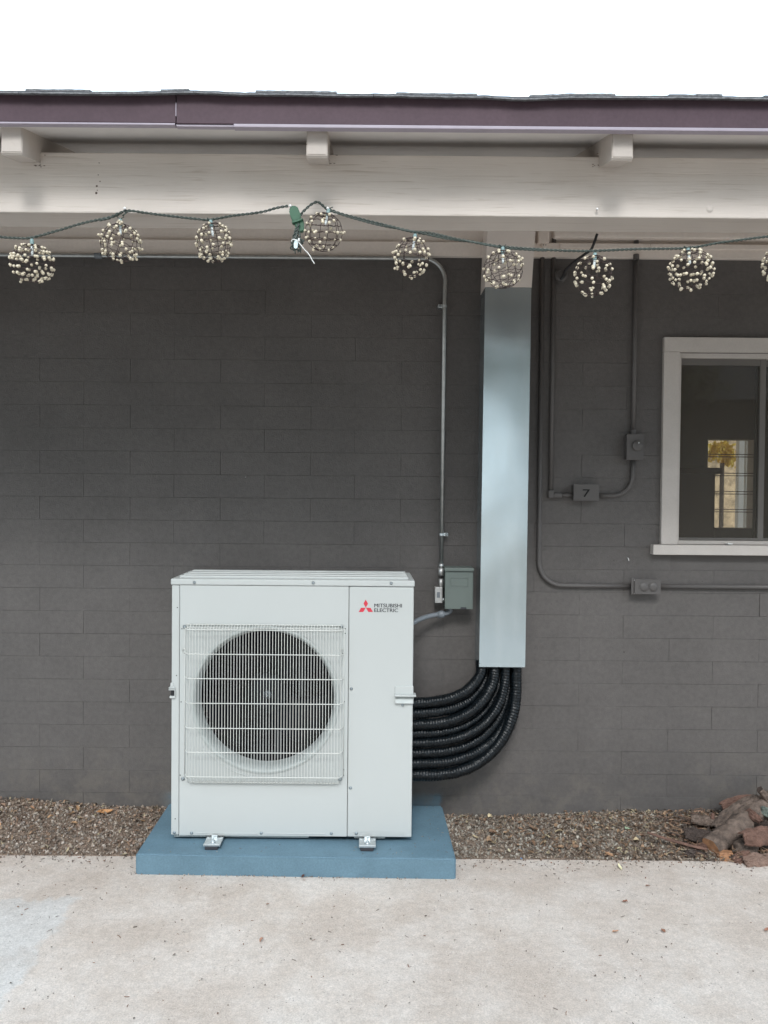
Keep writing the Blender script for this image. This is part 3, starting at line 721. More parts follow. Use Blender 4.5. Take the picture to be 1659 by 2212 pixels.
# inside: coil fins, motor strap, fan
coil = bpy.data.objects.new('coil', None); col.objects.link(coil); coil.parent = unit
finm = bpy.data.meshes.new('fin')
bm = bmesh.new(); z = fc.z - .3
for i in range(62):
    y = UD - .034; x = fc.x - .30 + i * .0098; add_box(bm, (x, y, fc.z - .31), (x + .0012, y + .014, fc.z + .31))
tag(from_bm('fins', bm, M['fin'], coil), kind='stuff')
for i in range(26):
    z = fc.z - .3 + i * .024
    tube('coil_pipe', [(fc.x - .3, UD - .03, z), (fc.x + .3, UD - .03, z)], .0018, M['strap'], coil, 6)
for px in (603.0, 651.0):
    q = at(px, 1400, UY + .20); box('motor_strap', (q.x - .010, UY + .195, fc.z - .30), (q.x + .010, UY + .203, fc.z + .30), M['strap'], unit, .001, 1)
box('motor_body', (fc.x - .065, UY + .16, fc.z - .065), (fc.x + .065, UY + .194, fc.z + .065), M['strap'], unit, .02, 3)
fan = bpy.data.objects.new('fan', None); col.objects.link(fan); fan.parent = unit; fan.location = (fc.x, UY + .105, fc.z)
lathe('hub', [(0, -.022), (.060, -.022), (.074, -.016), (.078, .0), (.078, .05)], (0, 0, 0), M['fan'], fan, 40)
lathe('hub_nut', [(0, -.050), (.003, -.050), (.0035, -.040), (.009, -.038), (.010, -.031), (.016, -.029), (.017, -.0225)], (0, 0, 0), M['screw'], fan, 12)
def blade():
    bm = bmesh.new(); N, K = 16, 12; vs = []
    for i in range(N + 1):
        t = i / N; r = .074 + t * .182; row = []
        for k in range(K + 1):
            s = k / K; sweep = R(28) * t ** 1.4
            wid = R(74) * (1 - .22 * t); th = -wid / 2 + wid * s + sweep
            if k == 0: th += R(7) * math.sin(t * math.pi)
            y = .034 * (s - .5) * (1.5 - .6 * t) * 2
            row.append(bm.verts.new((r * math.cos(th), y, r * math.sin(th))))
        vs.append(row)
    for i in range(N):
        for k in range(K): bm.faces.new((vs[i][k], vs[i][k + 1], vs[i + 1][k + 1], vs[i + 1][k]))
    bmesh.ops.solidify(bm, geom=list(bm.faces), thickness=.003)
    bmesh.ops.recalc_face_normals(bm, faces=bm.faces)
    me = bpy.data.meshes.new('blade'); bm.to_mesh(me); bm.free(); me.materials.append(M['fan'])
    for p in me.polygons: p.use_smooth = True
    return me
bme = blade()
for k in range(3):
    o = link('blade', bme, None, fan); o.rotation_euler = (0, R(-(68 + 120 * k)), 0)
# grille
gr = bpy.data.objects.new('grille', None); col.objects.link(gr); gr.parent = unit
GY = UY - .036
gx0, gx1 = at(402.5, 1520, GY).x, at(735.5, 1520, GY).x
gzt, gzb = at(570, 1361.3, GY).z, at(570, 1679, GY).z
bzt, bzb = at(570, 1350.0, UY - .006).z, at(570, 1690.5, UY - .010).z
wr = .0013
NV = 53
pts = spline([(0, -.006, bzt), (0, -.018, bzt - .001), (0, GY - UY, gzt), (0, GY - UY - .001, gzt - .02), (0, GY - UY - .001, (gzt + gzb) / 2), (0, GY - UY - .001, gzb + .02), (0, GY - UY + .001, gzb), (0, -.02, bzb + .001), (0, -.010, bzb)], 4)
pts = [Vector((0, p.y, p.z)) for p in pts]
bm = bmesh.new(); add_tube(bm, pts, wr, 6, up=Vector((1, 0, 0))); bmesh.ops.recalc_face_normals(bm, faces=bm.faces)
wm = bpy.data.meshes.new('upright_wire'); bm.to_mesh(wm); bm.free(); wm.materials.append(M['wire'])
for i in range(NV):
    x = gx0 + (gx1 - gx0) * i / (NV - 1)
    o = link('upright_wire', wm, None, gr, loc=(x + rng.uniform(-.0003, .0003), UY + (0.010 if i in (0, NV - 1) else 0), 0))
def cross(name, z, yf, xa, xb, ey, flat=False, r=.0018):
    c = .011
    e1 = spline([(xa - c * .9, ey, z), (xa - c * .5, ey * .6 + yf * .4, z), (xa + c * .3, yf + .002, z), (xa + c * 1.4, yf, z)], 5); e2 = [Vector((xa + xb - q.x, q.y, q.z)) for q in e1[::-1]]; p = e1 + e2
    tube(name, p, r, M['wire'], gr, 8)
for py in (1361.3, 1414, 1466.8, 1520, 1573.8, 1626, 1679):
    cross('cross_wire', at(570, py, GY).z, GY - .0028, gx0, gx1, UY - .006)
cross('rim_wire', bzt, UY - .006, gx0 + .004, gx1 - .004, UY - .004)
cross('rim_wire', bzt - .012, UY - .017, gx0 + .004, gx1 - .004, UY - .006, r=.0014)
cross('rim_wire', bzb, UY - .012, gx0 + .016, gx1 - .016, UY - .010, r=.0022)
for s in ((gx0 - .012), (gx1 + .012)):
    tube('side_wire', [(s, UY - .010, gzt + .004), (s, UY - .010, gzb - .004)], .0015, M['wire'], gr, 8)
# screws
def screw_mesh(r, nm='screw'):
    bm = bmesh.new(); add_lathe(bm, [(r * 1.35, 0), (r * 1.35, -.0008), (r * .92, -.001), (r * .9, -.0026), (r * .6, -.0034), (r * .3, -.0034), (r * .22, -.0022), (0, -.0022)], (0, 0, 0), 16)
    bmesh.ops.recalc_face_normals(bm, faces=bm.faces); me = bpy.data.meshes.new(nm); bm.to_mesh(me); bm.free(); me.materials.append(M['screw']); return me
scm = screw_mesh(.0046)
for (x, y) in ((205, 133), (908, 135), (1370, 137), (85, 1615), (187, 1617), (600, 1618), (1015, 1620), (1163, 1620), (1134, 763), (1129, 1350), (147, 395), (1076, 393), (137, 1294), (1067, 1297)):
    p = U(*C3(x, y)); yo = -.0045 if y < 150 else (-.0035 if x in (147, 1076, 137, 1067) else -.0003)
    o = link('screw', scm, None, unit, loc=(p.x, UY + yo, p.z), smooth=True)
    if x in (147, 1076, 137, 1067): o.scale = (1.15, 1.2, 1.15)
bm = bmesh.new(); add_lathe(bm, [(0, -.0006), (.0021, -.0006), (.0024, .0002)], (0, 0, 0), 10); bmesh.ops.recalc_face_normals(bm, faces=bm.faces)
hm = bpy.data.meshes.new('pilot_hole'); bm.to_mesh(hm); bm.free(); hm.materials.append(M['hole'])
for (x, y) in ((103, 282), (98, 685), (90, 1534), (130, 408), (1098, 408), (1097, 435), (125, 841), (1092, 840), (120, 1275), (1088, 1243), (1088, 1276), (1083, 553), (146, 553)):
    p = U(*C3(x, y)); link('pilot_hole', hm, None, unit, loc=(p.x, UY, p.z))
for x, y in ((145, 538), (1083, 538)):
    p = U(*C3(x, y)); tube('hook', spline([(p.x - .006, UY - .001, p.z - .004), (p.x - .006, UY - .006, p.z + .006), (p.x, UY - .008, p.z + .010), (p.x + .006, UY - .008, p.z + .002), (p.x + .003, UY - .008, p.z - .006)], 5), .0014, M['wire'], unit, 8)
# pressed ribs near the bottom edge
for (xa, xb, y) in ((215, 578, 1618), (622, 985, 1620)):
    p, q = U(*C3(xa, y)), U(*C3(xb, y)); box('pressed_rib', (p.x, UY - .0018, p.z - .0022), (q.x, UY + .001, p.z + .0022), M['unit'], unit, .0014, 2)
p, q = U(*C3(1140, 1609)), U(*C3(1452, 1627)); ringbox('pressed_rib', p.x, q.x, q.z, p.z, .003, .003, .003, .003, UY - .0016, UY + .001, M['unit'], unit)
# right handle: hood over a scooped pocket
hd = bpy.data.objects.new('handle', None); col.objects.link(hd); hd.parent = unit
A_, B_ = U(*C3(1392, 745)), U(*C3(1503, 798)); C_ = U(*C3(1395, 846))
bm = bmesh.new(); add_box(bm, (A_.x, UY - .004, B_.z), (UX1 + .0015, UY + .004, A_.z), .003, 3); from_bm('hood', bm, M['unit'], hd)
bm = bmesh.new(); add_box(bm, (A_.x - .001, UY - .018, B_.z - .005), (UX1 + .012, UY + .03, B_.z + .001), .0025, 3); from_bm('lip', bm, M['unit'], hd)
bm = bmesh.new(); N = 12
px0, px1 = A_.x + .003, UX1 + .001; zt_, zb_ = B_.z - .006, C_.z + .002
ga = [[None] * (N + 1) for _ in range(N + 1)]
for i in range(N + 1):
    for j in range(N + 1):
        u, v = i / N, j / N; dpt = .0035 - .0045 * (math.sin(math.pi * u) ** .6) * (1 - v)
        ga[i][j] = bm.verts.new((px0 + (px1 - px0) * u, UY - .0008 - .0105 * (1 - v) ** 1.3 * (.75 + .25 * abs(2 * u - 1)), zb_ + (zt_ - zb_) * v))
for i in range(N):
    for j in range(N): bm.faces.new((ga[i][j], ga[i + 1][j], ga[i + 1][j + 1], ga[i][j + 1]))
from_bm('pocket', bm, M['bell'], hd, True)
ringbox('rim', A_.x, UX1 + .0015, C_.z - .001, B_.z,   .003, .0025, .003, .002, UY - .012, UY + .001, M['unit'], hd)
# screw ear
p = U(*C3(1438, 858)); bm = bmesh.new()
vs = [(-.020, .006), (.013, .006), (.006, -.009), (-.004, -.010), (-.010, -.006)]
f0 = [bm.verts.new((p.x + x, UY - .003, p.z + z)) for x, z in vs]; f1 = [bm.verts.new((p.x + x * 1.05, UY + .001, p.z + z * 1.05)) for x, z in vs]
bm.faces.new(f0)
for i in range(5): bm.faces.new((f0[i], f0[(i + 1) % 5], f1[(i + 1) % 5], f1[i]))
from_bm('screw_ear', bm, M['unit'], hd); link('screw', scm, None, hd, loc=(p.x, UY - .0032, p.z), smooth=True)
# left handle on the corner
hl = bpy.data.objects.new('handle', None); col.objects.link(hl); hl.parent = unit
A_, B_ = U(*C3(66, 728)), U(*C3(102, 758))
bm = bmesh.new(); add_box(bm, (UX0 - .004, UY - .003, B_.z), (UX0 + .010, UY + .05, A_.z), .0025, 2); from_bm('hood', bm, M['unit'], hl)
z1_, z2_ = U(*C3(80, 760)).z, U(*C3(80, 806)).z
bm = bmesh.new(); add_box(bm, (UX0 - .010, UY - .008, z1_), (UX0 + .016, UY + .06, z1_ + .004), .0019, 2); add_box(bm, (UX0 - .010, UY - .008, z1_ - .007), (UX0 + .017, UY + .06, z1_ - .003), .0019, 2); from_bm('lip', bm, M['unit'], hl)
bm = bmesh.new(); add_box(bm, (UX0 - .006, UY - .008, z2_ - .008), (UX0 + .017, UY + .06, z2_ + .001), .003, 2); add_box(bm, (UX0 + .0135, UY - .0075, z2_ + .0005), (UX0 + .0175, UY + .01, z1_ - .0065), .0015, 2); from_bm('cup', bm, M['unit'], hl)
box('pocket', (UX0 - .0015, UY - .001, z2_ + .001), (UX0 + .0134, UY + .002, z1_ - .007), M['unit_in'], hl)
# emblem and lettering
def LG(x, y): return at(743 + x * .1458, 1261.4 + y * .1458, UY)
em = bpy.data.objects.new('emblem', None); col.objects.link(em); em.parent = unit
def poly(name, pts, m, par, t=.0006):
    bm = bmesh.new(); f0 = [bm.verts.new((p.x, UY - t, p.z)) for p in pts]; f1 = [bm.verts.new((p.x, UY - .0001, p.z)) for p in pts]; bm.faces.new(f0)
    for i in range(len(pts)): bm.faces.new((f0[i], f0[(i + 1) % len(pts)], f1[(i + 1) % len(pts)], f1[i]))
    return from_bm(name, bm, m, par)
poly('diamond', [LG(323, 232), LG(357, 292), LG(323, 350), LG(289, 292)], M['red'], em)
poly('diamond', [LG(322, 352), LG(286, 415), LG(218, 415), LG(252, 354)], M['red'], em)
poly('diamond', [LG(326, 352), LG(361, 415), LG(430, 415), LG(395, 354)], M['red'], em)
def text(name, s, pa, pb, m, par, Y, t=.0006, off=.0, dup=0):
    cu = bpy.data.curves.new(name, 'FONT'); cu.body = s; cu.size = 1; cu.extrude = 0; cu.space_character = 1.0; cu.offset = off
    to = bpy.data.objects.new(name, cu); col.objects.link(to); bpy.context.view_layer.update()
    me = bpy.data.meshes.new_from_object(to); bpy.data.objects.remove(to)
    xs = [v.co.x for v in me.vertices]; ys = [v.co.y for v in me.vertices]
    x0, x1, y0, y1 = min(xs), max(xs), min(ys), max(ys)
    for v in me.vertices:
        v.co = Vector((pa.x + (v.co.x - x0) / (x1 - x0) * (pb.x - pa.x), Y - t, pb.z + (v.co.y - y0) / (y1 - y0) * (pa.z - pb.z)))
    if dup:
        bm = bmesh.new(); bm.from_mesh(me); geo = bm.verts[:] + bm.edges[:] + bm.faces[:]
        for k_, dxx in enumerate((-.00035, .00035)):
            q = bmesh.ops.duplicate(bm, geom=geo); bmesh.ops.translate(bm, verts=[v for v in q['geom'] if isinstance(v, bmesh.types.BMVert)], vec=(dxx, -.0001 * (k_ + 1), .0001 * (k_ * 2 - 1)))
        bm.to_mesh(me); bm.free()
    me.materials.clear(); return link(name, me, m, par)
text('lettering', 'MITSUBISHI', LG(450, 291), LG(858, 349), M['ink'], em, UY, off=.0, dup=1)
text('lettering', 'ELECTRIC', LG(450, 361), LG(800, 418), M['ink'], em, UY, off=.0, dup=1)

# ------------------------------------------------------------------ line set duct and tubes
DY = 3.375
def dx(px, py): return at(px, py, DY).x
dzm, dzb = at(1098, 621, DY).z, at(1084, 1441, DY).z
duct = thing('line_duct', (dx(1084, 1441), 3.44, dzb), 'tall galvanised metal line duct rising up the wall to a beige top', 'duct')
def prism(name, bl, br, tl, tr, zb, zt, m, par, closed_bottom=False):
    bm = bmesh.new(); t = .0015
    def ring(l, r, z): return [bm.verts.new(v) for v in ((l, WY - .002, z), (l, DY, z), (r, DY, z), (r, WY - .002, z), (r - t, WY - .002, z), (r - t, DY + t, z), (l + t, DY + t, z), (l + t, WY - .002, z))]
    A = ring(bl, br, zb); B = ring(tl, tr, zt)
    for i in range(8): bm.faces.new((A[i], A[(i + 1) % 8], B[(i + 1) % 8], B[i]))
    bm.faces.new(A); bm.faces.new(B)
    bmesh.ops.bevel(bm, geom=[e for e in bm.edges if abs(e.verts[0].co.y - DY) < 1e-5 and abs(e.verts[1].co.y - DY) < 1e-5 and e.calc_length() > .4], offset=.0012, segments=2, affect='EDGES')
    return from_bm(name, bm, m, par)
prism('metal_cover', dx(1035, 1441), dx(1134.5, 1441), dx(1048, 621), dx(1148, 621), dzb, dzm, M['duct'], duct)
prism('painted_cover', dx(1048, 621) - .001, dx(1148, 621) + .001, dx(1055.5, 480), dx(1162, 480), dzm + .001, dz(DY) - .01, M['topbeige'], duct)
p = at(1031, 1010, WY - .01); lathe('cover_screw', [(0, -.004), (.003, -.004), (.0035, 0)], (dx(1036, 1432), DY, at(1036, 1432, DY).z), M['screw'], duct, 10)

tubes = [  # picture points in the 3.16x crop, centre line; depth at top
 [(640, 985), (640, 1040), (600, 1115), (520, 1195), (400, 1250), (250, 1280), (80, 1290)],
 [(690, 985), (688, 1050), (660, 1130), (590, 1230), (470, 1310), (300, 1355), (80, 1372)],
 [(745, 985), (742, 1080), (705, 1190), (625, 1300), (500, 1390), (320, 1445), (80, 1460)],
 [(790, 985), (785, 1110), (745, 1240), (655, 1370), (510, 1470), (320, 1520), (80, 1534)],
 [(830, 985), (828, 1130), (785, 1290), (690, 1430), (540, 1535), (330, 1592), (80, 1606)],
 [(862, 985), (858, 1160), (815, 1340), (710, 1500), (560, 1610), (350, 1672), (80, 1686)],
 [(900, 985), (898, 1180), (862, 1370), (765, 1550), (600, 1680), (380, 1752), (80, 1768)],
 [(915, 985), (914, 1210), (885, 1400), (790, 1600), (620, 1760), (390, 1845), (80, 1858)]]
lab = ['topmost black wrapped line leaving the unit beside its handle', 'second black wrapped line from the top of the bundle', 'third black wrapped line from the top, with crumpled glossy tape',
       'fourth black wrapped line from the top, slimmer than the one above', 'fourth black wrapped line from the bottom of the bundle', 'third black wrapped line from the bottom of the bundle',
       'second black wrapped line from the bottom, with torn shiny tape', 'lowest and outermost black wrapped line, sweeping widest to the duct']
rad = [.0225, .0225, .0225, .0185, .0190, .0205, .0225, .0245]
for i, tp in enumerate(tubes):
    dtop = 3.415 if i % 2 == 0 else 3.468
    if i == 7: dtop = 3.425
    if i == 6: dtop = 3.472
    base = []
    for k, (x, y) in enumerate(tp):
        t = k / (len(tp) - 1); Y = dtop + (3.30 - dtop) * (t ** 1.4) + (0.0 if i % 2 == 0 else .012 * (1 - t))
        base.append(at(864 + x * .2734, 1166.4 + y * .2734, Y))
    base[0].z += .02
    pts = resample(spline(base, 12), .0022)
    r0 = rad[i]; sd_ = i * 3.7
    def rf(s, th, t, r0=r0, sd_=sd_):
        ph = (s / .0125 + th / (2 * math.pi) + .25 * n3((s * 9, sd_, 0))) % 1.0
        rid = (ph ** 1.6) * .0040 * (.45 + .9 * abs(n3((s * 12, math.cos(th) * .8, sd_))))
        lump = .0016 * n3((s * 28, math.cos(th) * 1.3 + sd_, math.sin(th) * 1.3)) + .0010 * n3((s * 110, math.cos(th) * 2.5, math.sin(th) * 2.5 + sd_))
        return r0 - .0010 + rid + lump
    bm = bmesh.new(); add_tube(bm, pts, r0, 22, True, rf); o = from_bm('refrigerant_line', bm, M['tube'], smooth=True)
    tag(o, lab[i], 'pipe', 'black wrapped refrigerant lines curving into the duct')

# ------------------------------------------------------------------ bare metal conduit with fittings
EY = WY - .014 - .022
ey2 = WY - .012
cd = thing('metal_conduit', (at(955, 1240, EY).x, EY, at(955, 1240, EY).z), 'bare galvanised conduit running along the trim and down beside the duct', 'conduit')
cpath = [at(-500, 545, EY), at(0, 549.5, EY), at(400, 553.5, EY), at(860, 558, EY)]
zh = cpath[-1].z
for p in cpath: p.z = zh
vx_t = at(960.5, 650, EY).x; vx_b = at(953, 1236, EY).x; Rb = .098
arc = []
for k in range(13):
    a_ = R(90 - 90 * k / 12); arc.append(Vector((vx_t + .0012 - Rb + Rb * math.cos(a_), EY, zh - Rb + Rb * math.sin(a_))))
pts = [Vector((-3.5, EY, zh)), Vector((-1.2, EY, zh)), Vector((arc[0].x - .02, EY, zh))] + arc + [Vector((vx_t, EY, zh - Rb - .05)), Vector((vx_b, EY, at(953, 1238, EY).z))]
tube('pipe', pts, .0090, M['emt'], cd, 16)
cp = at(213, 550, EY); tube('coupling', [(cp.x - .016, EY, zh), (cp.x + .016, EY, zh)], .0125, M['pvc'], cd, 16)
cp = at(954.3, 1232, EY)
def xz(py): # axis of the falling pipe
    z = at(955, py, EY).z; t = (z - at(953, 1238, EY).z) / ((zh - Rb) - at(953, 1238, EY).z); return vx_b + (vx_t - vx_b) * t, z
x_, z_ = xz(1226); tube('connector', [(x_, EY, z_ + .018), (x_, EY, z_ - .002)], .0115, M['emt'], cd, 16)
tube('connector', [(x_, EY, z_ - .002), (x_, EY, z_ - .035)], .0135, M['cast'], cd, 8)
for py, sx in ((661.5, -1), (1154.5, 1)):
    x_, z_ = xz(py); st = bpy.data.objects.new('strap', None); col.objects.link(st); st.parent = cd
    bm = bmesh.new(); add_tube(bm, [(x_, EY, z_ - .005), (x_, EY, z_ + .005)], .0104, 16, True)
    add_box(bm, (x_ + sx * .008, EY - .004, z_ - .0075), (x_ + sx * .028, WY - .001, z_ + .0075), .001, 1); from_bm('band', bm, M['zinc'], st)
    link('screw', scm, None, st, loc=(x_ + sx * .020, EY - .0045, z_), smooth=True)
# elbow fitting beside the switch box
l0, l1 = at(939.5, 1268, EY - .02), at(957, 1303, EY - .02)
bm = bmesh.new(); add_box(bm, (l0.x, EY - .02, l1.z), (l1.x - .002, EY + .02, l0.z), .004, 3); lb = from_bm('elbow_body', bm, M['cast'], cd)
x_, z_ = xz(1250); tube('elbow_neck', [(x_, EY, z_), (x_, EY, l0.z - .006)], .0105, M['cast'], cd, 14)
box('nameplate', (l0.x + .009, EY - .0212, l1.z + .024), (l1.x - .014, EY - .0195, l0.z - .022), M['pvc'], lb, .0005, 1)
b0, b1 = at(961, 1226, 3.42), at(1022, 1316, 3.42)
tube('nipple', [(l1.x - .004, EY - .004, at(958, 1295, EY).z), (b0.x + .004, EY - .004, at(958, 1295, EY).z)], .0075, M['zinc'], cd, 14)
# switch box
bx = thing('disconnect_box', ((b0.x + b1.x) / 2, 3.46, b1.z), 'small grey green electrical disconnect box left of the metal duct', 'electrical box')
bm = bmesh.new(); add_box(bm, (b0.x + .003, 3.425, b1.z + .002), (b1.x - .003, WY - .001, b0.z - .006), .003, 2); from_bm('body', bm, M['boxgrey'], bx)
cvz = b0.z - .016
bm = bmesh.new(); add_box(bm, (b0.x + .001, 3.416, b1.z), (b1.x - .001, 3.4248, cvz), .003, 2); cv = from_bm('cover', bm, M['boxgrey'], bx)
bm = bmesh.new(); add_box(bm, (b0.x - .001, 3.408, cvz + .001), (b1.x + .001, WY - .0015, b0.z), .003, 2); from_bm('hood', bm, M['boxgrey'], bx)
q0, q1 = at(864 + 397 * .2734, 1166.4 + 297 * .2734, 3.416), at(864 + 538 * .2734, 1166.4 + 370 * .2734, 3.416)
bm = bmesh.new(); ringbox('label_rim', q0.x, q1.x, q1.z, q0.z, .004, .004, .004, .004, 3.4135, 3.4165, M['boxgrey'], cv)
bm.free(); q = at(1001, 1314, 3.416); box('hasp', (q.x - .012, 3.410, q.z - .004), (q.x + .012, 3.417, q.z + .004), M['rubber'], cv, .001, 1)
# whip
def K4(x, y, Y): return at(864 + x * .2734, 1166.4 + y * .2734, Y)
wh = thing('flexible_conduit', K4(330, 590, 3.45), 'grey flexible conduit curving from the disconnect box to the unit', 'conduit')
wp = resample(spline([K4(335, 586, 3.452), K4(290, 590, 3.448), (K4(210, 608, 3.43)), K4(130, 640, 3.40), K4(60, 690, 3.38), K4(20, 740, 3.37)], 10), .0022)
tube('hose', wp, .0105, M['pvc'], wh, 14, rf=lambda s, th, t: .0103 + .0004 * math.sin(s * 900))
bm = bmesh.new(); add_tube(bm, [K4(350, 582, 3.452), K4(338, 585, 3.452), K4(320, 589, 3.452), K4(296, 592, 3.449)], .0155, 12, True, rf=lambda s, th, t: .0165 if .15 < t < .75 else .0135); from_bm('compression_nut', bm, M['pvc'], wh, True)
tube('elbow', spline([K4(345, 583, 3.452), K4(372, 578, 3.453), K4(395, 562, 3.455), K4(402, 540, 3.455)], 6), .0105, M['pvc'], wh, 14)

# ------------------------------------------------------------------ painted conduits on the right
def K5(x, y, Y=WY - .012): return at(1123.2 + x * .3229, 656.6 + y * .3229, Y)
QY = WY - .0115
c1 = thing('painted_conduit', K5(135, 1500, QY), 'grey painted conduit dropping right of the duct and turning towards the outlet', 'conduit')
xv, xv2 = K5(150, -300, QY).x, K5(128, 1620, QY).x
zh1 = K5(500, 1885, QY).z; Rb = .105
arc = [Vector((xv2 + Rb - Rb * math.cos(R(90 * k / 12)), QY, zh1 + Rb - Rb * math.sin(R(90 * k / 12)))) for k in range(13)]
tube('pipe', [Vector((xv, QY, 2.60)), Vector((xv2 - .0005, QY, zh1 + Rb + .03))] + arc + [Vector((arc[-1].x + .05, QY, zh1)), Vector((K5(765, 1885, QY).x, QY, zh1))], .0100, M['conduit_paint'], c1, 14)
tube('pipe', [Vector((K5(930, 1885, QY).x, QY, zh1)), Vector((3.0, QY, zh1))], .0100, M['conduit_paint'], c1, 14)
c2 = thing('painted_conduit', K5(205, 1285, QY), 'grey painted conduit looping between two boxes left of the window', 'conduit')
xv, xv2 = K5(226, -300, QY).x, K5(205, 1290, QY).x; zh2 = K5(400, 1281, QY).z
tube('pipe', [Vector((xv, QY, 2.60)), Vector((xv2, QY, zh2 + .004))], .0098, M['conduit_paint'], c2, 14)
bm = bmesh.new(); add_box(bm, (xv2 - .013, QY - .014, zh2 - .014), (xv2 + .013, QY + .009, zh2 + .022), .006, 2); add_box(bm, (xv2 + .012, QY - .012, zh2 - .011), (xv2 + .05, QY + .008, zh2 + .009), .005, 2); from_bm('elbow_fitting', bm, M['conduit_paint'], c2)
tube('pipe', [Vector((xv2 + .04, QY, zh2)), Vector((K5(370, 1281, QY).x, QY, zh2))], .0098, M['conduit_paint'], c2, 14)
xu = K5(755, 1060, QY).x; Rb = .088
arc = [Vector((xu - Rb + Rb * math.sin(R(90 * k / 12)), QY, zh2 + Rb - Rb * math.cos(R(90 * k / 12)))) for k in range(13)]
tube('pipe', [Vector((K5(525, 1281, QY).x, QY, zh2))] + arc + [Vector((xu, QY, K5(755, 1035, QY).z))], .0098, M['conduit_paint'], c2, 14)
tube('pipe', [Vector((K5(757, 880, QY).x, QY, K5(755, 880, QY).z)), Vector((K5(778, -300, QY).x, QY, 2.60))], .0098, M['conduit_paint'], c2, 14)
bm = bmesh.new(); x_ = K5(757, 860, QY); add_tube(bm, [(x_.x, QY, x_.z - .012), (x_.x, QY, x_.z + .012)], .0125, 8); from_bm('connector', bm, M['conduit_paint'], c2)
x_ = at(1374, 556, QY - .01); bm = bmesh.new(); add_tube(bm, [(x_.x, QY - .012, x_.z - .012), (x_.x, QY - .012, x_.z + .012)], .013, 8); from_bm('connector', bm, M['conduit_paint'], c2)
def wallbox(name, x0, y0, x1, y1, dep, label, cat):
    a, b = K5(x0, y0, WY - dep), K5(x1, y1, WY - dep)
    t = thing(name, ((a.x + b.x) / 2, WY - dep / 2, b.z), label, cat)
    bm = bmesh.new(); add_box(bm, (a.x + .002, WY - dep + .004, b.z + .002), (b.x - .002, WY - .001, a.z - .002), .004, 2); from_bm('body', bm, M['conduit_paint'], t)
    bm = bmesh.new(); add_box(bm, (a.x, WY - dep, b.z), (b.x, WY - dep + .0038, a.z), .0015, 2); c = from_bm('cover', bm, M['conduit_paint'], t)
    return t, c, a, b
t, c, a, b = wallbox('junction_box', 360, 1205, 530, 1318, .045, 'grey painted junction box marked 7, low between two conduits', 'electrical box')
text('mark', '7', K5(420, 1240, WY - .045), K5(468, 1292, WY - .045), M['hole'], c, WY - .045, .0012, off=.004)
t, c, a, b = wallbox('switch_box', 716, 870, 826, 1045, .045, 'grey painted upright box with round knob, left of the window', 'electrical box')
k = K5(784, 948, WY - .045); lathe('knob', [(0, -.010), (.0215, -.010), (.0235, -.007), (.024, .0)], k, M['conduit_paint'], c, 32); lathe('screw_head', [(0, -.0125), (.0025, -.012), (.003, -.010)], k + Vector((.004, 0, .012)), M['zinc'], c, 10)
t, c, a, b = wallbox('outlet_box', 768, 1842, 942, 1943, .048, 'grey painted double outlet box on the conduit below the window', 'electrical outlet')
bm = bmesh.new(); add_box(bm, (a.x - .012, WY - .040, b.z - .003), (a.x + .003, WY - .03, a.z + .003), .003, 2); from_bm('hinge_flange', bm, M['conduit_paint'], t)
for xx in (830, 892):
    k = K5(xx, 1893, WY - .048); lathe('receptacle', [(0, -.004), (.0165, -.004), (.0185, -.002), (.019, .0015), (.0215, -.0008), (.022, .0)], k, M['conduit_paint'], c, 28)
for yy in (1848, 1938):
    k = K5(766, yy, WY - .042); lathe('hinge_screw', [(0, -.003), (.0016, -.003), (.002, 0)], k, M['tie'], t, 8)
# cable box at the top with a black cable
t = thing('cable_box', at(1208, 600, WY - .02), 'small dark round box high on the wall where the black cable enters', 'electrical box')
k = at(1209, 598, WY - .001); lathe('body', [(0, -.034), (.025, -.034), (.028, -.030), (.029, .0)], k, M['conduit_paint'], t, 28)
lathe('rim', [(.016, -.0345), (.017, -.038), (.020, -.038), (.021, -.0345)], k, M['conduit_paint'], t, 28)
cb = tube('black_cable', spline([at(1211, 604, WY - .045), at(1217, 596, WY - .055), at(1221, 584, WY - .055), at(1240, 566, WY - .06), at(1262, 550, WY - .07), at(1276, 540, WY - .08), at(1282, 528, WY - .09), at(1290, 505, WY - .10)], 8), .0058, M['cable'])
tag(cb, 'short black cable hanging from the porch trim to the dark round box', 'cable')
t = thing('porch_socket', at(1178, 515, WY - .04), 'beige painted lamp socket fixture tucked beside the duct top', 'outlet')
a, b = at(1163, 502, WY - .05), at(1187, 524, WY - .05)
bm = bmesh.new(); add_box(bm, (a.x, WY - .05, b.z), (b.x, WY - .003, a.z + .06), .004, 2); from_bm('bracket', bm, M['beige'], t)
k = at(1176, 530, WY - .03); lathe('face', [(0, -.006), (.012, -.006), (.014, -.003), (.014, .01)], k, M['beige'], t, 24)
for s in (-1, 1): box('slot', (k.x + s * .005 - .001, k.y - .0066, k.z - .004), (k.x + s * .005 + .001, k.y - .0055, k.z + .004), M['stain'], t)
# nail stubs and holes on the wall
for i, (px, py, l_) in enumerate(((1355, 1205, 'bent pale nail left in the wall above the outlet box'), (531, 1030, 'tiny pale nail in the wall above the condenser'))):
    p = at(px, py, WY); o = tube('nail', [(p.x, WY + .004, p.z), (p.x, WY - .012, p.z), (p.x + .002, WY - .016, p.z - (.012 if i == 0 else .002))], .0017, M['nail'], None, 7); tag(o, l_, 'nail')

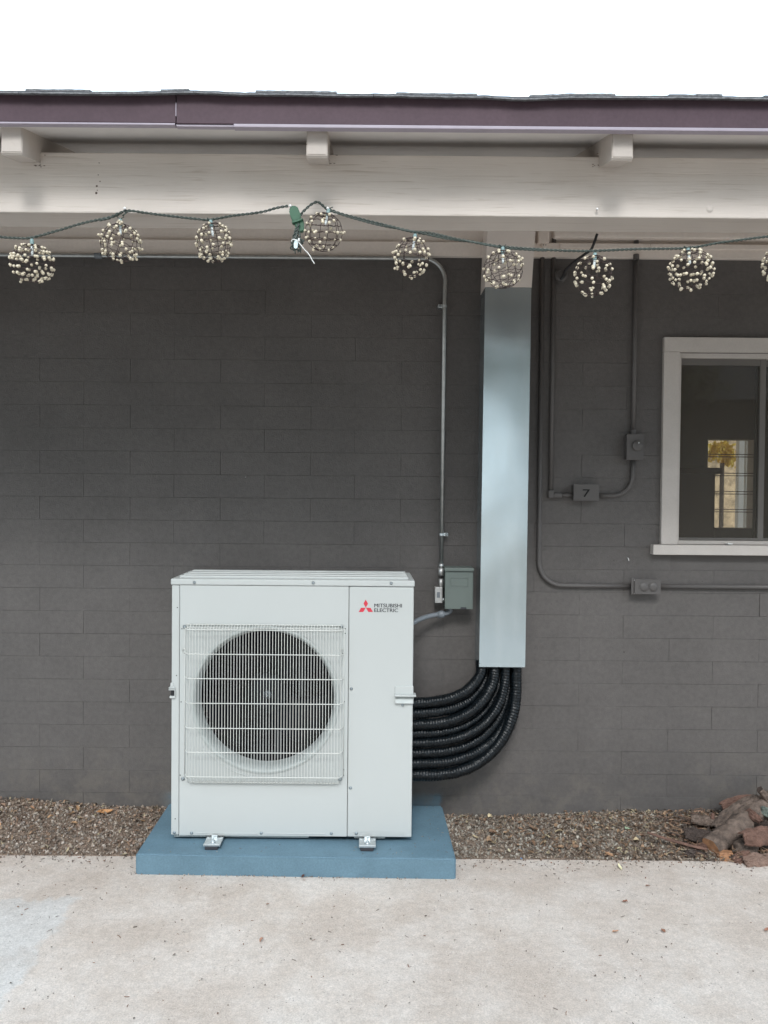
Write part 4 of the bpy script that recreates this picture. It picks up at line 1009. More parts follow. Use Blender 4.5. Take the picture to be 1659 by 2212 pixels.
# ------------------------------------------------------------------ string of beaded globes
GYB = BY - .022
def G(px, py, dy=0.): return at(px, py, GYB + dy)
def P1(x, y): return (x * .5, 155.5 + y * .5)
def P2(x, y): return (829.5 + x * .5, 155.5 + y * .5)
def P6(x, y): return ((680 + x / 6.9125) * .864, (480 + y / 6.9125) * .864)
cord = thing('light_cord', G(620, 446), 'twisted green light cord draped along the beam with a green plug', 'cord')
def twisted(pts, par, off=.0022, r=.0020, pitch=.026, ph=0):
    p = resample(spline(pts, 10), .0016); bm = bmesh.new()
    for s_ in (0, math.pi):
        q = []; s = 0
        for i, (c, t, a, b) in enumerate(frames(p)):
            s = i * .0016; th = 2 * math.pi * s / pitch + s_ + ph + .6 * n3((s * 14, ph, 0))
            q.append(c + (a * math.cos(th) + b * math.sin(th)) * off)
        add_tube(bm, q[::2] if len(q) > 40 else q, r, 6)
    return from_bm('twisted_pair', bm, M['cordg'], par, True)
L1 = [(-60, 500), (0, 511.5), (35, 514), (67, 513.5), (125, 498), (175, 483), (215, 474), (250, 466), (272, 455), (310, 459), (350, 464.5), (425, 473), (455, 474.5), (500, 466.5), (565, 458), (598, 449), (622, 445)]
twisted([G(x, y) for x, y in L1], cord)
twisted([G(*P1(430, 640), -.004), G(*P1(470, 632), -.006), G(*P1(510, 612), -.006), G(*P1(543, 600), -.006)], cord, ph=1)
twisted([G(*P1(530, 622), -.006), G(*P1(548, 606), -.008), G(*P1(575, 601), -.007), G(*P1(620, 607), -.004)], cord, ph=2, r=.0014, off=.0014)
L2 = [P6(465, 560), P6(480, 450), P6(520, 360), P6(570, 310), P6(680, 215), P6(780, 172), P6(850, 210), P6(940, 290), P6(1010, 310), (750, 465.5), (829.5, 485.5), (879.5, 498), (899, 502), (954, 511), (1029.5, 524), (1084, 533), (1179, 539.5), (1240, 542), (1282, 542), (1379.5, 538), (1484.5, 536), (1554, 524.5), (1659, 511), (1720, 506)]
twisted([G(*q, -.004) for q in L2], cord, ph=.4)
twisted([G(705, 453, -.010), G(760, 471, -.008), G(829, 489, -.006), G(890, 499, -.006), G(960, 515, -.004), G(1050, 527, -.004)], cord, ph=2.2, r=.0015, off=.0012)
twisted([G(830, 486, -.008), G(880, 499, -.008), G(930, 503, -.006), G(1000, 519, -.006), G(1090, 536, -.006), G(1180, 542, -.004)], cord, ph=4, r=.0014, off=.0015)
for q in (P6(322, 262), P6(965, 306), (272, 453)):
    p = G(*q); lathe('nail_head', [(0, -.014), (.0036, -.014), (.0042, -.010), (.0014, -.0095), (.0014, BY - GYB)], p, M['nail'], cord, 12)
# plug pair
def extr(name, pts, y0, y1, m, par, bev=.003):
    bm = bmesh.new(); A = [bm.verts.new((p.x, y0, p.z)) for p in pts]; B = [bm.verts.new((p.x, y1, p.z)) for p in pts]
    bm.faces.new(A); bm.faces.new(B[::-1])
    for i in range(len(pts)): bm.faces.new((A[i], A[(i + 1) % len(pts)], B[(i + 1) % len(pts)], B[i]))
    bmesh.ops.bevel(bm, geom=list(bm.edges), offset=bev, segments=2, affect='EDGES'); return from_bm(name, bm, m, par)
extr('plug_body', [G(*P6(*q)) for q in ((335, 262), (430, 262), (468, 320), (505, 430), (495, 500), (360, 540), (320, 430), (297, 340))], GYB - .014, GYB + .004, M['plug'], cord)
extr('plug_body', [G(*P6(*q)) for q in ((470, 500), (550, 500), (562, 690), (500, 720), (450, 700), (395, 600), (380, 545))], GYB - .012, GYB + .003, M['plug'], cord)
extr('plug_collar', [G(*P6(*q)) for q in ((345, 535), (500, 490), (548, 492), (540, 515), (470, 540), (360, 575))], GYB - .018, GYB + .004, M['plug'], cord, .0015)
r_ = random.Random(4); bm = bmesh.new()
for i in range(11):
    x0 = 400 + r_.uniform(-20, 80); pts = [G(*P6(x0, 640 + r_.uniform(-20, 30)), -.01 + r_.uniform(-.008, .004)), G(*P6(440 + r_.uniform(-70, 80), 770 + r_.uniform(-25, 25)), -.01 + r_.uniform(-.012, .006)),
        G(*P6(430 + r_.uniform(-110, 130), 850 + r_.uniform(-45, 45)), -.014 + r_.uniform(-.014, .008)), G(*P6(430 + r_.uniform(-120, 90), 930 + r_.uniform(-60, 60)), -.01 + r_.uniform(-.01, .006)), G(*P6(440 + r_.uniform(-70, 60), 1000 + r_.uniform(-50, 80)), -.01)]
    add_tube(bm, spline(pts, 5), .0017, 6)
from_bm('wire_bundle', bm, M['cordg'], cord, True)
twisted([G(*P6(468, 545), -.016), G(*P6(452, 590), -.018), G(*P6(430, 650), -.018), G(*P6(385, 740), -.016), G(*P6(360, 850), -.012)], cord, ph=1)
bm = bmesh.new(); tp = spline([G(*P6(350, 870), -.02), G(*P6(350, 828), -.026), G(*P6(405, 826), -.030), G(*P6(470, 880), -.030), G(*P6(540, 970), -.028), G(*P6(640, 1080), -.024), G(*P6(690, 1170), -.022), G(*P6(735, 1240), -.02)], 6)
add_tube(bm, tp, .0016, 6, rf=lambda s, th, t: .0017 if s > .006 else .0026); add_box(bm, G(*P6(468, 866)) + Vector((0, -.036, 0)), G(*P6(500, 915)) + Vector((0, -.026, 0)), .001, 1); from_bm('cable_tie', bm, M['tie'], cord, True)
tg = extr('tag', [G(*P6(*q)) for q in ((415, 885), (450, 875), (468, 920), (455, 1015), (430, 1035), (395, 1020), (392, 950))], GYB - .030, GYB - .0285, M['tag'], cord, .0004)

def globe(cx, cy, rx, ry, spx, spy, nb_, seed, label, sparse=1.):
    r = random.Random(seed); c = G(cx, cy, -.012); k = GYB / F; RX, RZ_ = rx * k * .965, ry * k * .965
    s = G(spx, spy, -.010)
    t = thing('beaded_globe', c, label, 'lantern', 'beaded wire globes hanging on the green cord')
    tilt = Euler((r.uniform(-.25, .25), r.uniform(-.3, .3), r.uniform(0, 6.28))).to_matrix()
    def sph(lat, lon, k_=1.):
        v = tilt @ Vector((math.cos(lat) * math.cos(lon), math.cos(lat) * math.sin(lon), math.sin(lat)))
        return c + Vector((v.x * RX, v.y * (RX + RZ_) / 2, v.z * RZ_)) * k_
    bm = bmesh.new(); bb = bmesh.new(); lats = [R(a) for a in (-62, -40, -20, 0, 20, 40, 62)]
    for li, la in enumerate(lats):
        drift = r.uniform(-.15, .15); n_ = 44; o_ = r.uniform(0, 6.28)
        pts = [sph(la + drift * math.sin(q / n_ * 6.283 + o_) + .035 * math.sin(q * 1.9), o_ + q / n_ * 6.283, 1 + .012 * math.sin(q * 2.7)) for q in range(n_ + 1)]
        add_tube(bm, pts, .0009, 5, False)
        m_ = max(4, int(round(nb_ * math.cos(la) / 1.6))); 
        for q in range(m_):
            lon = (q + r.uniform(-.28, .28)) / m_ * 6.283; la2 = la + drift * math.sin(lon) + r.uniform(-.05, .05)
            if r.random() > sparse: continue
            p = sph(la2, o_ + lon, 1.01); rr = .0048 * r.uniform(.88, 1.08)
            res = bmesh.ops.create_icosphere(bb, subdivisions=2, radius=rr); bmesh.ops.translate(bb, verts=res['verts'], vec=p)
            if r.random() < .25:
                p2 = p + (p - c).normalized() * .002 + Vector((r.uniform(-1, 1), r.uniform(-1, 1), r.uniform(-1, 1))).normalized() * .0065
                res = bmesh.ops.create_icosphere(bb, subdivisions=2, radius=rr * .95); bmesh.ops.translate(bb, verts=res['verts'], vec=p2)
    for q in range(4):
        lo_ = q * math.pi / 4 + r.uniform(-.2, .2)
        pts = [sph(math.sin(0) + a_, lo_) for a_ in [i / 32 * 2 * math.pi for i in range(33)]]
        pts = [c + Vector((v.x, v.y, v.z)) for v in [(p - c) * (1 + .012 * math.sin(i * 2.1)) for i, p in enumerate(pts)]]
        add_tube(bm, pts, .0009, 5, False)
    # top ring
    top = c + Vector((0, 0, RZ_ * .93)); add_tube(bm, [top + Vector((.016 * math.cos(a_ * .39), .016 * math.sin(a_ * .39), 0)) for a_ in range(17)], .0014, 5, False)
    from_bm('wire_frame', bm, M['dwire'], t, True)
    tag(from_bm('beads', bb, M['bead'], t, True), kind='stuff')
    d = (c - s); d.y = 0; d.normalize()
    bm = bmesh.new(); add_tube(bm, [s - d * .009, s - d * .003, s + d * .010, s + d * .011], .0056, 12, True, rf=lambda q, th, tt: .0042 if tt < .2 else .0058); from_bm('socket', bm, M['socket'], t, True)
    e0 = s + d * .011; bm = bmesh.new(); add_tube(bm, [e0, e0 + d * .010, e0 + d * .022, e0 + d * .028], .003, 10, True, rf=lambda q, th, tt: .0036 if tt < .7 else .0014); from_bm('bulb', bm, M['bulb'], t, True)
    add_ = bmesh.new()
    for s2 in (-1, 1): add_tube(add_, [s - d * .008 + Vector((s2 * .001, 0, 0)), s - d * .012 + Vector((s2 * .004, 0, 0)), s - d * .016 + Vector((s2 * .010, .003, 0))], .0014, 6)
    from_bm('lead', add_, M['cordg'], t, True)
GL = [(69.7, 569, 46.5, 40.5, 69, 523, 27, 1, 'densely beaded globe at the left end of the green cord', 1),
      (260, 524.5, 42.5, 41, 260, 480, 21, 2, 'beaded globe below the left bend of the cord, over the dark coupling', .9),
      (462, 524, 38.5, 42, 456, 482, 19, 3, 'slightly narrow beaded globe midway between cord bend and green plug', .95),
      (699.5, 501.5, 41, 41, 709, 458, 17, 4, 'beaded globe hugging the beam edge right beside the green plug', .85),
      (889.5, 555.5, 38.5, 42, 896, 512, 17, 5, 'beaded globe hanging in front of the bend of the bare conduit', .95),
      (1087, 582, 43, 41, 1086, 540, 16, 6, 'beaded globe with much bare wire in front of the beige duct top', .8),
      (1282, 596, 40.5, 44, 1285, 553, 17, 7, 'beaded globe just right of the duct, in front of the black cable', .9),
      (1493, 583, 46.5, 43, 1487, 543, 24, 8, 'densely beaded globe hanging above the window casing', 1),
      (1694, 570, 44, 43, 1690, 524, 22, 9, 'beaded globe cut off by the right edge of the photo', 1)]
for a in GL: globe(*a)

# ------------------------------------------------------------------ litter: pebbles, leaves, chips
def scatter(name, items, m):
    """items: list of (verts, faces, tint); joined quickly"""
    V_, F_, T_ = [], [], []
    for vs, fs, c in items:
        o_ = len(V_); V_ += vs; F_ += [tuple(i + o_ for i in f) for f in fs]; T_ += [c] * len(vs)
    me = bpy.data.meshes.new(name); me.from_pydata(V_, [], F_)
    at_ = me.color_attributes.new('tint', 'FLOAT_COLOR', 'POINT'); at_.data.foreach_set('color', [x for c in T_ for x in (*c, 1)])
    me.materials.append(m); return link(name, me)
t_ = (1 + 5 ** .5) / 2
IV = [Vector(v).normalized() for v in ((-1, t_, 0), (1, t_, 0), (-1, -t_, 0), (1, -t_, 0), (0, -1, t_), (0, 1, t_), (0, -1, -t_), (0, 1, -t_), (t_, 0, -1), (t_, 0, 1), (-t_, 0, -1), (-t_, 0, 1))]
IF = [(0, 11, 5), (0, 5, 1), (0, 1, 7), (0, 7, 10), (0, 10, 11), (1, 5, 9), (5, 11, 4), (11, 10, 2), (10, 7, 6), (7, 1, 8), (3, 9, 4), (3, 4, 2), (3, 2, 6), (3, 6, 8), (3, 8, 9), (4, 9, 5), (2, 4, 11), (6, 2, 10), (8, 6, 7), (9, 8, 1)]
def stone(r, p, s, c):
    q = Euler((r.uniform(0, 6), r.uniform(0, 6), r.uniform(0, 6))).to_matrix(); sc = (s * r.uniform(.7, 1.3), s * r.uniform(.6, 1.1), s * r.uniform(.4, .8))
    return [tuple(p + q @ Vector((v.x * sc[0], v.y * sc[1], v.z * sc[2])) * r.uniform(.8, 1.12)) for v in IV], IF, c
def leaf(r, p, L, W, c, flat=.5):
    q = Euler((r.gauss(0, flat), r.gauss(0, flat), r.uniform(0, 6.283))).to_matrix(); cu = r.uniform(-.5, .9); vs = []
    sec = [(-1, 0), (-.6, .7), (0, 1), (.55, .72), (1, 0)]
    for (u, ww) in sec:
        z = cu * L * .35 * (u * u - .3)
        if ww == 0: vs.append(Vector((u * L / 2, 0, z)))
        else:
            f = r.uniform(.1, .45)
            vs += [Vector((u * L / 2, -ww * W / 2 * r.uniform(.75, 1.15), z + f * W)), Vector((u * L / 2, 0, z)), Vector((u * L / 2, ww * W / 2 * r.uniform(.75, 1.15), z + f * W))]
    fs = [(0, 1, 2), (0, 2, 3), (1, 4, 5, 2), (2, 5, 6, 3), (4, 7, 8, 5), (5, 8, 9, 6), (7, 10, 8), (8, 10, 9)]
    return [tuple(p + q @ v) for v in vs], fs, c
def chip(r, p, L, t, c):
    q = Euler((r.gauss(0, .2), r.gauss(0, .25), r.uniform(0, 6.283))).to_matrix(); vs = []
    for u in (-.5, 0, .5):
        b = r.uniform(-.1, .1) * L
        for (y, z) in ((-t, -t * .6), (t, -t * .6), (t * .7, t * .6), (-t * .7, t * .6)): vs.append(Vector((u * L, y * r.uniform(.6, 1.1) + (b if u == 0 else 0), z)))
    fs = [(0, 1, 2, 3), (11, 10, 9, 8)] + [(a + s, (a + 1) % 4 + s, (a + 1) % 4 + s + 4, a + s + 4) for s in (0, 4) for a in range(4)]
    return [tuple(p + q @ v) for v in vs], fs, c
r = random.Random(11)
def onpad(x, y): return pl - .004 < x < pr + .004 and y > 2.985
def pick(r, pal): 
    c = r.choice(pal); k = r.uniform(.7, 1.25); return tuple(v * k for v in c)
SP = [(.24, .19, .15), (.31, .255, .205), (.19, .14, .11), (.36, .31, .26), (.27, .19, .145), (.21, .18, .155), (.44, .38, .33), (.15, .105, .08)]
SPR = [(.27, .24, .205), (.34, .305, .255), (.21, .18, .15), (.39, .36, .31), (.30, .235, .18), (.17, .135, .11)]
LP = [(.27, .19, .125), (.22, .135, .085), (.36, .30, .20), (.15, .10, .07), (.30, .20, .13), (.20, .16, .125), (.12, .085, .065), (.17, .13, .10), (.24, .19, .15), (.14, .11, .09)]
CPL = [(.26, .16, .10), (.13, .10, .08), (.20, .15, .115), (.17, .11, .08), (.26, .21, .16), (.10, .08, .065), (.30, .26, .20)]
items = []
while len(items) < 19000:
    x = r.uniform(-2.0, 2.1); y = 3.138 + (WY - 3.138) * r.random() ** .92
    if onpad(x, y): continue
    s = min(.0095, .0015 + r.expovariate(1 / .0021))
    items.append(stone(r, Vector((x, y, gz(x, y) + s * .2)), s, pick(r, SP if x < 0 else SPR)))
tag(scatter('gravel', items, M['pebble']), 'loose brown and grey gravel strip between wall and concrete', 'gravel', kind='stuff')
items = []
for i in range(4300):
    right = r.random() < .80
    if right:
        x = min(2.0, .34 + abs(r.betavariate(1.9, 1.3)) * 1.65); y = WY - (WY - 3.13) * (r.random() ** (1.9 if x < .75 else 1.0))
    else: x = r.uniform(-1.9, -.75); y = WY - (WY - 3.13) * r.random() ** 1.7
    if onpad(x, y) or y > WY - .006: continue
    p = Vector((x, y, gz(x, y) + r.uniform(.003, .012))); k = r.random()
    if k < .72: items.append(leaf(r, p, r.uniform(.009, .026), r.uniform(.005, .014), pick(r, LP)))
    else: items.append(chip(r, p, r.uniform(.008, .04), r.uniform(.0007, .0020), pick(r, CPL)))
tag(scatter('leaf_litter', items, M['leafm']), 'small dry leaves, husks and bark chips along the wall foot', 'leaf litter', kind='stuff')
# grit that has spilled on the concrete
items = []
for i in range(1100):
    x = r.uniform(-1.6, 1.7); y = 3.14 - abs(r.gauss(0, .05)) if r.random() < .55 else r.uniform(1.9, 3.1)
    if onpad(x, y): continue
    if y < 2.0: continue
    k = r.random(); c = pick(r, [(.10, .085, .07), (.16, .13, .11), (.30, .27, .24), (.22, .13, .09)])
    if k < .62: items.append(stone(r, Vector((x, y, .0012)), r.uniform(.0010, .0030) if y < 3.05 else r.uniform(.0015, .0045), c))
    elif k < .85: items.append(chip(r, Vector((x, y, .0015)), r.uniform(.006, .018), r.uniform(.0006, .0014), c))
    else: items.append(leaf(r, Vector((x, y, .002)), r.uniform(.006, .014), r.uniform(.004, .007), c, .2))
for i in range(120):
    x = r.uniform(pl - .03, pr + .03); items.append(stone(r, Vector((x, 2.990 - .02 * (x - pl) / (pr - pl) - abs(r.gauss(0, .007)), .0012)), r.uniform(.0012, .0035), pick(r, SP)))
for i in range(90):
    x = r.uniform(pl + .02, pr - .02); y = r.uniform(3.0, 3.09) if r.random() < .5 else r.uniform(3.44, 3.488)
    if r.random() < .3: x = r.uniform(UX1 + .01, pr - .01); y = r.uniform(3.0, 3.48)
    items.append(stone(r, Vector((x, y, PZ + .0005)), r.uniform(.0008, .0022), pick(r, SP)) if r.random() < .6 else chip(r, Vector((x, y, PZ + .001)), r.uniform(.005, .012), .0007, pick(r, CPL)))
tag(scatter('grit', items, M['pebble']), 'scattered grit and plant crumbs on the pale concrete', 'grit', kind='stuff')
# larger leaves, each its own thing
def one(name, it, m, label, cat, group=None):
    vs, fs, c = it; cen = sum((Vector(v) for v in vs), Vector()) / len(vs)
    o = scatter(name, [([tuple(Vector(v) - cen) for v in vs], fs, c)], m); o.location = cen; return tag(o, label, cat, group)
for i in range(46):
    x = r.uniform(.45, 1.55); y = r.uniform(3.16, WY - .02)
    if onpad(x, y): continue
    LC = r.choice((0, 1, 1, 2, 3, 3)); it = leaf(r, Vector((x, y, gz(x, y) + .014)), r.uniform(.024, .042), r.uniform(.012, .022), [(.44, .35, .22), (.30, .20, .125), (.50, .44, .30), (.20, .125, .08)][LC], .35)
    one('fallen_leaf', it, M['leafm'], ('%s dry leaf %s' % (('cream', 'tan brown', 'pale straw', 'dark brown')[LC], ('against the wall foot' if y > 3.38 else 'at the concrete edge' if y < 3.22 else 'midway across the gravel') + (' near the woodpile' if x > 1.15 else ' beyond the pad corner' if x < .75 else ' below the window side of the duct'))), 'leaf', 'larger dry leaves right of the pad')
for i in range(9):
    x = r.uniform(-1.6, -.95); y = r.uniform(3.3, WY - .02)
    it = leaf(r, Vector((x, y, gz(x, y) + .012)), r.uniform(.024, .036), r.uniform(.012, .018), pick(r, [(.40, .25, .14), (.30, .17, .10)]), .35)
    one('fallen_leaf', it, M['leafm'], 'brown dry leaf in the gravel left of the pad, %s' % ('touching the wall' if y > 3.42 else 'away from the wall' if y < 3.36 else 'a hand from the wall'), 'leaf', 'larger dry leaves left of the pad')
def Gd(px, py, z=.0):       # picture point on a level z
    d = ROT @ Vector(((px - CXP) / F, (CYP - py) / F, -1.0)); return Vector((0, 0, H)) + d * ((z - H) / d.z)
def K7(x, y): return (950.4 + x * .28125, 1693.4 + y * .28125)
def K4b(x, y): return (x * .25, 1693.4 + y * .25)
for px, py, z, L, W, c, lb_ in ((*K4b(905, 240), .055, .075, .022, (.42, .22, .10), 'long orange brown leaf against the wall left of the condenser'),
        (*K4b(25, 190), .075, .03, .024, (.30, .20, .14), 'upright brown leaf at the left edge of the photo'),
        (*K7(380, 248), .03, .026, .019, (.62, .52, .34), 'round cream leaf against the wall just right of the pad'),
        (*K7(1440, 355), .03, .030, .024, (.30, .38, .26), 'pale green leaf among the brown litter'),
        (*K7(530, 515), .012, .030, .012, (.50, .45, .33), 'pale oval leaf on the grey gravel right of the pad'),
        (*K7(625, 575), .008, .022, .007, (.14, .30, .55), 'small blue plastic scrap in the gravel'),
        (*K7(1290, 540), .02, .040, .022, (.55, .33, .20), 'pinkish tan leaf at the gravel edge'),
        (*K7(1380, 640), .004, .040, .013, (.70, .66, .45), 'long cream leaf lying on the concrete edge')):
    p = Gd(px, py, z); p.z = max(z, gz(p.x, p.y) + .008 if p.y > 3.14 else .004); one('fallen_leaf' if 'leaf' in lb_ else 'plastic_scrap', leaf(random.Random(int(px)), p, L, W, c, .25), M['leafm'], lb_, 'leaf' if 'leaf' in lb_ else 'litter')
for i, (px, py, c, lb_) in enumerate(((655, 1893, (.10, .05, .04), 'dark crumpled leaf touching the front of the blue pad'), (565, 2030, (.42, .24, .17), 'small orange chip on the concrete before the pad'), (1665 * .995, 2009, (.3, .15, .1), 'brown leaf crumb at the right edge of the concrete'),
        (1400, 2113 - 200, (.30, .15, .09), 'red brown leaf flake on the concrete by the woodpile'), (1433, 2030 - 20, (.28, .14, .09), 'lone rusty leaf flake lower right on the concrete'), (1330, 2012, (.45, .27, .18), 'peach coloured chip standing on the concrete'), (1350, 1947, (.25, .12, .08), 'brown seed husk on the concrete in line with the woodpile'))):
    p = Gd(px, py, .004); one('leaf_flake', leaf(random.Random(90 + i), p, .024, .012, c, .2), M['leafm'], lb_, 'leaf')

# ------------------------------------------------------------------ woodpile at the right edge
def K6(x, y, Y): return at(1399.7 + x * .15624, 1676.2 + y * .15624, Y)
def log(name, pts, r0, r1, m, label, cat='branch', seed=0, endm=None, amp=.24):
    p = resample(spline(pts, 8), .006); N = len(p)
    bm = bmesh.new()
    def rf(s, th, t):
        q = Vector((math.cos(th) * 1.4, math.sin(th) * 1.4, s * 16)); rr = r0 + (r1 - r0) * t
        return rr * (1 + amp * n3(q, 1, seed) + amp * .8 * n3(q, 3.1, seed + 4) + amp * .7 * abs(n3((math.cos(th) * 4, math.sin(th) * 4, s * 14), 1.3, seed + 9)) + .06 * math.sin(th * 5 + seed))
    add_tube(bm, p, r0, 20, True, rf); o = from_bm(name, bm, m, None, True); tag(o, label, cat)
    if endm:
        me = o.data; me.materials.append(endm)
        for f in me.polygons:
            if len(f.vertices) > 4: f.material_index = 1; f.use_smooth = False
    return o
def slabw(name, c0, c1, wid, th, curl, m, label, seed=0, up=Vector((0, -.5, .86)), cat='bark', hollow=None, ragged=.22):
    """curved plate of bark from c0 to c1"""
    ax = (c1 - c0); L = ax.length; ax.normalize(); s_ = ax.cross(up).normalized(); u_ = s_.cross(ax).normalized()
    nu, nv = 34, 22; bm = bmesh.new(); T = []; B = []
    for i in range(nu + 1):
        u = i / nu; row = []; rb = []
        e0 = ragged * n3((u * 4, 1, seed)); e1 = ragged * n3((u * 4, 5, seed))
        tap = 1 - .35 * abs(2 * u - 1) ** 3
        for j in range(nv + 1):
            v = (j / nv - .5) * 2; a_ = v * curl; Rr = wid / 2 / max(.2, math.sin(min(curl, 1.55)))
            sw = Rr * math.sin(a_) * tap * (1 + (e1 if v > 0 else e0)); hh = Rr * (math.cos(a_) - math.cos(curl))
            ul = u + ragged * .28 * n3((v * 3, 9, seed)) * (1 if u > .5 else -1) * abs(2 * u - 1)
            dsp = .009 * n3((u * L * 26, v * 2.5, seed)) + .006 * abs(n3((u * L * 34, v * 9, seed))) + .004 * n3((u * L * 160, v * 14, seed))
            p = c0 + ax * (L * ul) + s_ * sw + u_ * (hh + dsp)
            row.append(bm.verts.new(p)); rb.append(bm.verts.new(p - u_ * th * (1 + .4 * n3((u * 9, v * 4, seed + 2)))))
        T.append(row); B.append(rb)
    for i in range(nu):
        for j in range(nv):
            bm.faces.new((T[i][j], T[i + 1][j], T[i + 1][j + 1], T[i][j + 1])); bm.faces.new((B[i][j], B[i][j + 1], B[i + 1][j + 1], B[i + 1][j]))
    for i in range(nu):
        bm.faces.new((T[i][0], B[i][0], B[i + 1][0], T[i + 1][0])); bm.faces.new((T[i][nv], T[i + 1][nv], B[i + 1][nv], B[i][nv]))
    for j in range(nv):
        bm.faces.new((T[0][j], T[0][j + 1], B[0][j + 1], B[0][j])); bm.faces.new((T[nu][j], B[nu][j], B[nu][j + 1], T[nu][j + 1]))
    return tag(from_bm(name, bm, m, None, False), label, cat)
def chunk(name, c, sc, m, label, seed=0, cat='wood chunk', rot=(0, 0, 0)):
    bm = bmesh.new(); bmesh.ops.create_icosphere(bm, subdivisions=4, radius=1.0); q = Euler(rot).to_matrix()
    for v in bm.verts:
        d = v.co.copy(); f = max(abs(d.x), abs(d.y), abs(d.z)); d = d * (.35 + .65 / f * .8)
        d *= 1 + .22 * n3(d, 1.5, seed) + .10 * n3(d, 4, seed) + .05 * n3(d, 9, seed); v.co = q @ Vector((d.x * sc[0], d.y * sc[1], d.z * sc[2]))
    o = from_bm(name, bm, m, None, True, loc=c); return tag(o, label, cat)
log('log', [K6(870, 1000, 3.19), K6(1120, 800, 3.25), K6(1400, 560, 3.34), K6(1750, 330, 3.43)], .040, .044, M['bark_grey'], 'thick weathered grey log slanting up the woodpile', 'log', 1, M['log_end'])
slabw('bark_slab', K6(960, 760, 3.30), K6(1520, 330, 3.40), .095, .008, .8, M['bark_grey'], 'crumbly grey bark slab leaning on the wall behind the big log', 3)
chunk('wood_chunk', K6(1050, 1100, 3.165), (.036, .030, .026), M['log_end'], 'chunky orange brown wood end at the front of the woodpile', 4)
slabw('bark_slab', K6(500, 790, 3.24), K6(960, 860, 3.25), .062, .007, .45, M['bark_dark'], 'flat dark bark slab at the left of the woodpile', 5, Vector((-.1, -.65, .75)))
slabw('bark_slab', K6(590, 590, 3.38), K6(960, 640, 3.36), .05, .006, .9, M['bark_grey'], 'curved grey brown bark flake against the wall left of the log', 6, Vector((.2, -.6, .75)))
chunk('bark_chip', K6(895, 560, 3.36), (.008, .006, .016), M['bark_red'], 'small rust red bark chip standing up behind the slabs', 7, 'bark')
slabw('bark_slab', K6(1290, 860, 3.15), K6(1790, 800, 3.19), .075, .009, 1.15, M['bark_red'], 'reddish curled bark slab with a dark hollow beneath', 8, Vector((-.2, -.55, .8)))
slabw('bark_slab', K6(1340, 1200, 3.10), K6(1800, 1180, 3.12), .068, .010, .35, M['bark_pink'], 'broad pinkish bark slab low at the front of the woodpile', 9, Vector((0, -.75, .62)))
log('branch', [K6(1215, 1395, 3.045), K6(1450, 1420, 3.04), K6(1850, 1450, 3.02)], .0150, .0165, M['bark_pink'], 'thick reddish branch lying on the concrete below the woodpile', 'branch', 10)
log('branch', [K6(1545, 180, 3.36), K6(1640, 300, 3.37), K6(1780, 480, 3.38)], .0135, .0145, M['bark_grey'], 'sawn grey branch end poking up at the top of the woodpile', 'branch', 11, M['bark_dark'])
log('branch', [K6(-10, 780, 3.24), K6(260, 870, 3.22), K6(560, 955, 3.20), K6(820, 1020, 3.18)], .0045, .0065, M['bark_red'], 'long thin reddish stick reaching left from the woodpile', 'stick', 12)
log('branch', [K6(10, 1190, 3.165), K6(150, 1130, 3.17), K6(310, 1080, 3.18)], .0085, .0095, M['bark_dark'], 'short dark twig stub at the gravel edge left of the woodpile', 'stick', 13, M['log_end'])
log('branch', [K6(520, 1080, 3.17), K6(700, 1090, 3.175), K6(900, 1130, 3.18)], .016, .013, M['bark_dark'], 'stubby dark branch in front of the flat bark slab', 'branch', 14)
slabw('bark_slab', K6(1440, 590, 3.29), K6(1760, 730, 3.26), .040, .008, 1.1, M['bark_dark'], 'blackish curled bark strip lying across the big log', 15, Vector((-.2, -.5, .8)))
chunk('pebble_stone', K6(1015, 1335, 3.085), (.0115, .010, .0085), M['bark_dark'], 'small dark round stone on the concrete by the woodpile', 16, 'stone')
chunk('wood_chunk', K6(1320, 1010, 3.20), (.055, .04, .042), M['bark_grey'], 'dark grey rotten chunk under the red bark', 17)
chunk('wood_chunk', K6(1620, 1020, 3.24), (.08, .05, .07), M['bark_dark'], 'big dark chunk at the heart of the woodpile, by the photo edge', 18)
chunk('wood_chunk', K6(1620, 560, 3.40), (.06, .04, .075), M['bark_grey'], 'grey chunk behind the big log near the wall', 19)
slabw('bark_slab', K6(1560, 470, 3.33), K6(1800, 560, 3.33), .045, .007, .5, M['flake'], 'pale green grey flake on top of the woodpile', 20, Vector((0, -.7, .7)))
slabw('bark_slab', K6(1010, 420, 3.42), K6(1450, 300, 3.44), .05, .008, .7, M['bark_red'], 'brown bark strip resting on the crest of the woodpile against the wall', 31, Vector((.1, -.6, .75)))
slabw('bark_slab', K6(1180, 1180, 3.13), K6(1420, 1080, 3.14), .045, .008, .6, M['bark_red'], 'small rusty bark piece between orange chunk and pink slab', 32, Vector((.1, -.7, .7)))
slabw('bark_slab', K6(640, 1010, 3.20), K6(860, 940, 3.22), .030, .006, .8, M['bark_red'], 'narrow rusty bark piece above the stubby dark branch', 33, Vector((-.1, -.7, .7)))
log('branch', [K6(900, 700, 3.36), K6(1150, 480, 3.40), K6(1330, 330, 3.43)], .014, .011, M['bark_dark'], 'dark thin branch lying behind the big grey log', 'branch', 34)
chunk('wood_chunk', K6(1180, 620, 3.39), (.05, .035, .05), M['bark_dark'], 'dark rotten chunk wedged between the wall and the big grey log', 41)
slabw('bark_slab', K6(1380, 470, 3.31), K6(1560, 640, 3.26), .035, .007, .9, M['bark_red'], 'short brown bark curl lying on the big grey log', 42, Vector((-.1, -.6, .8)))
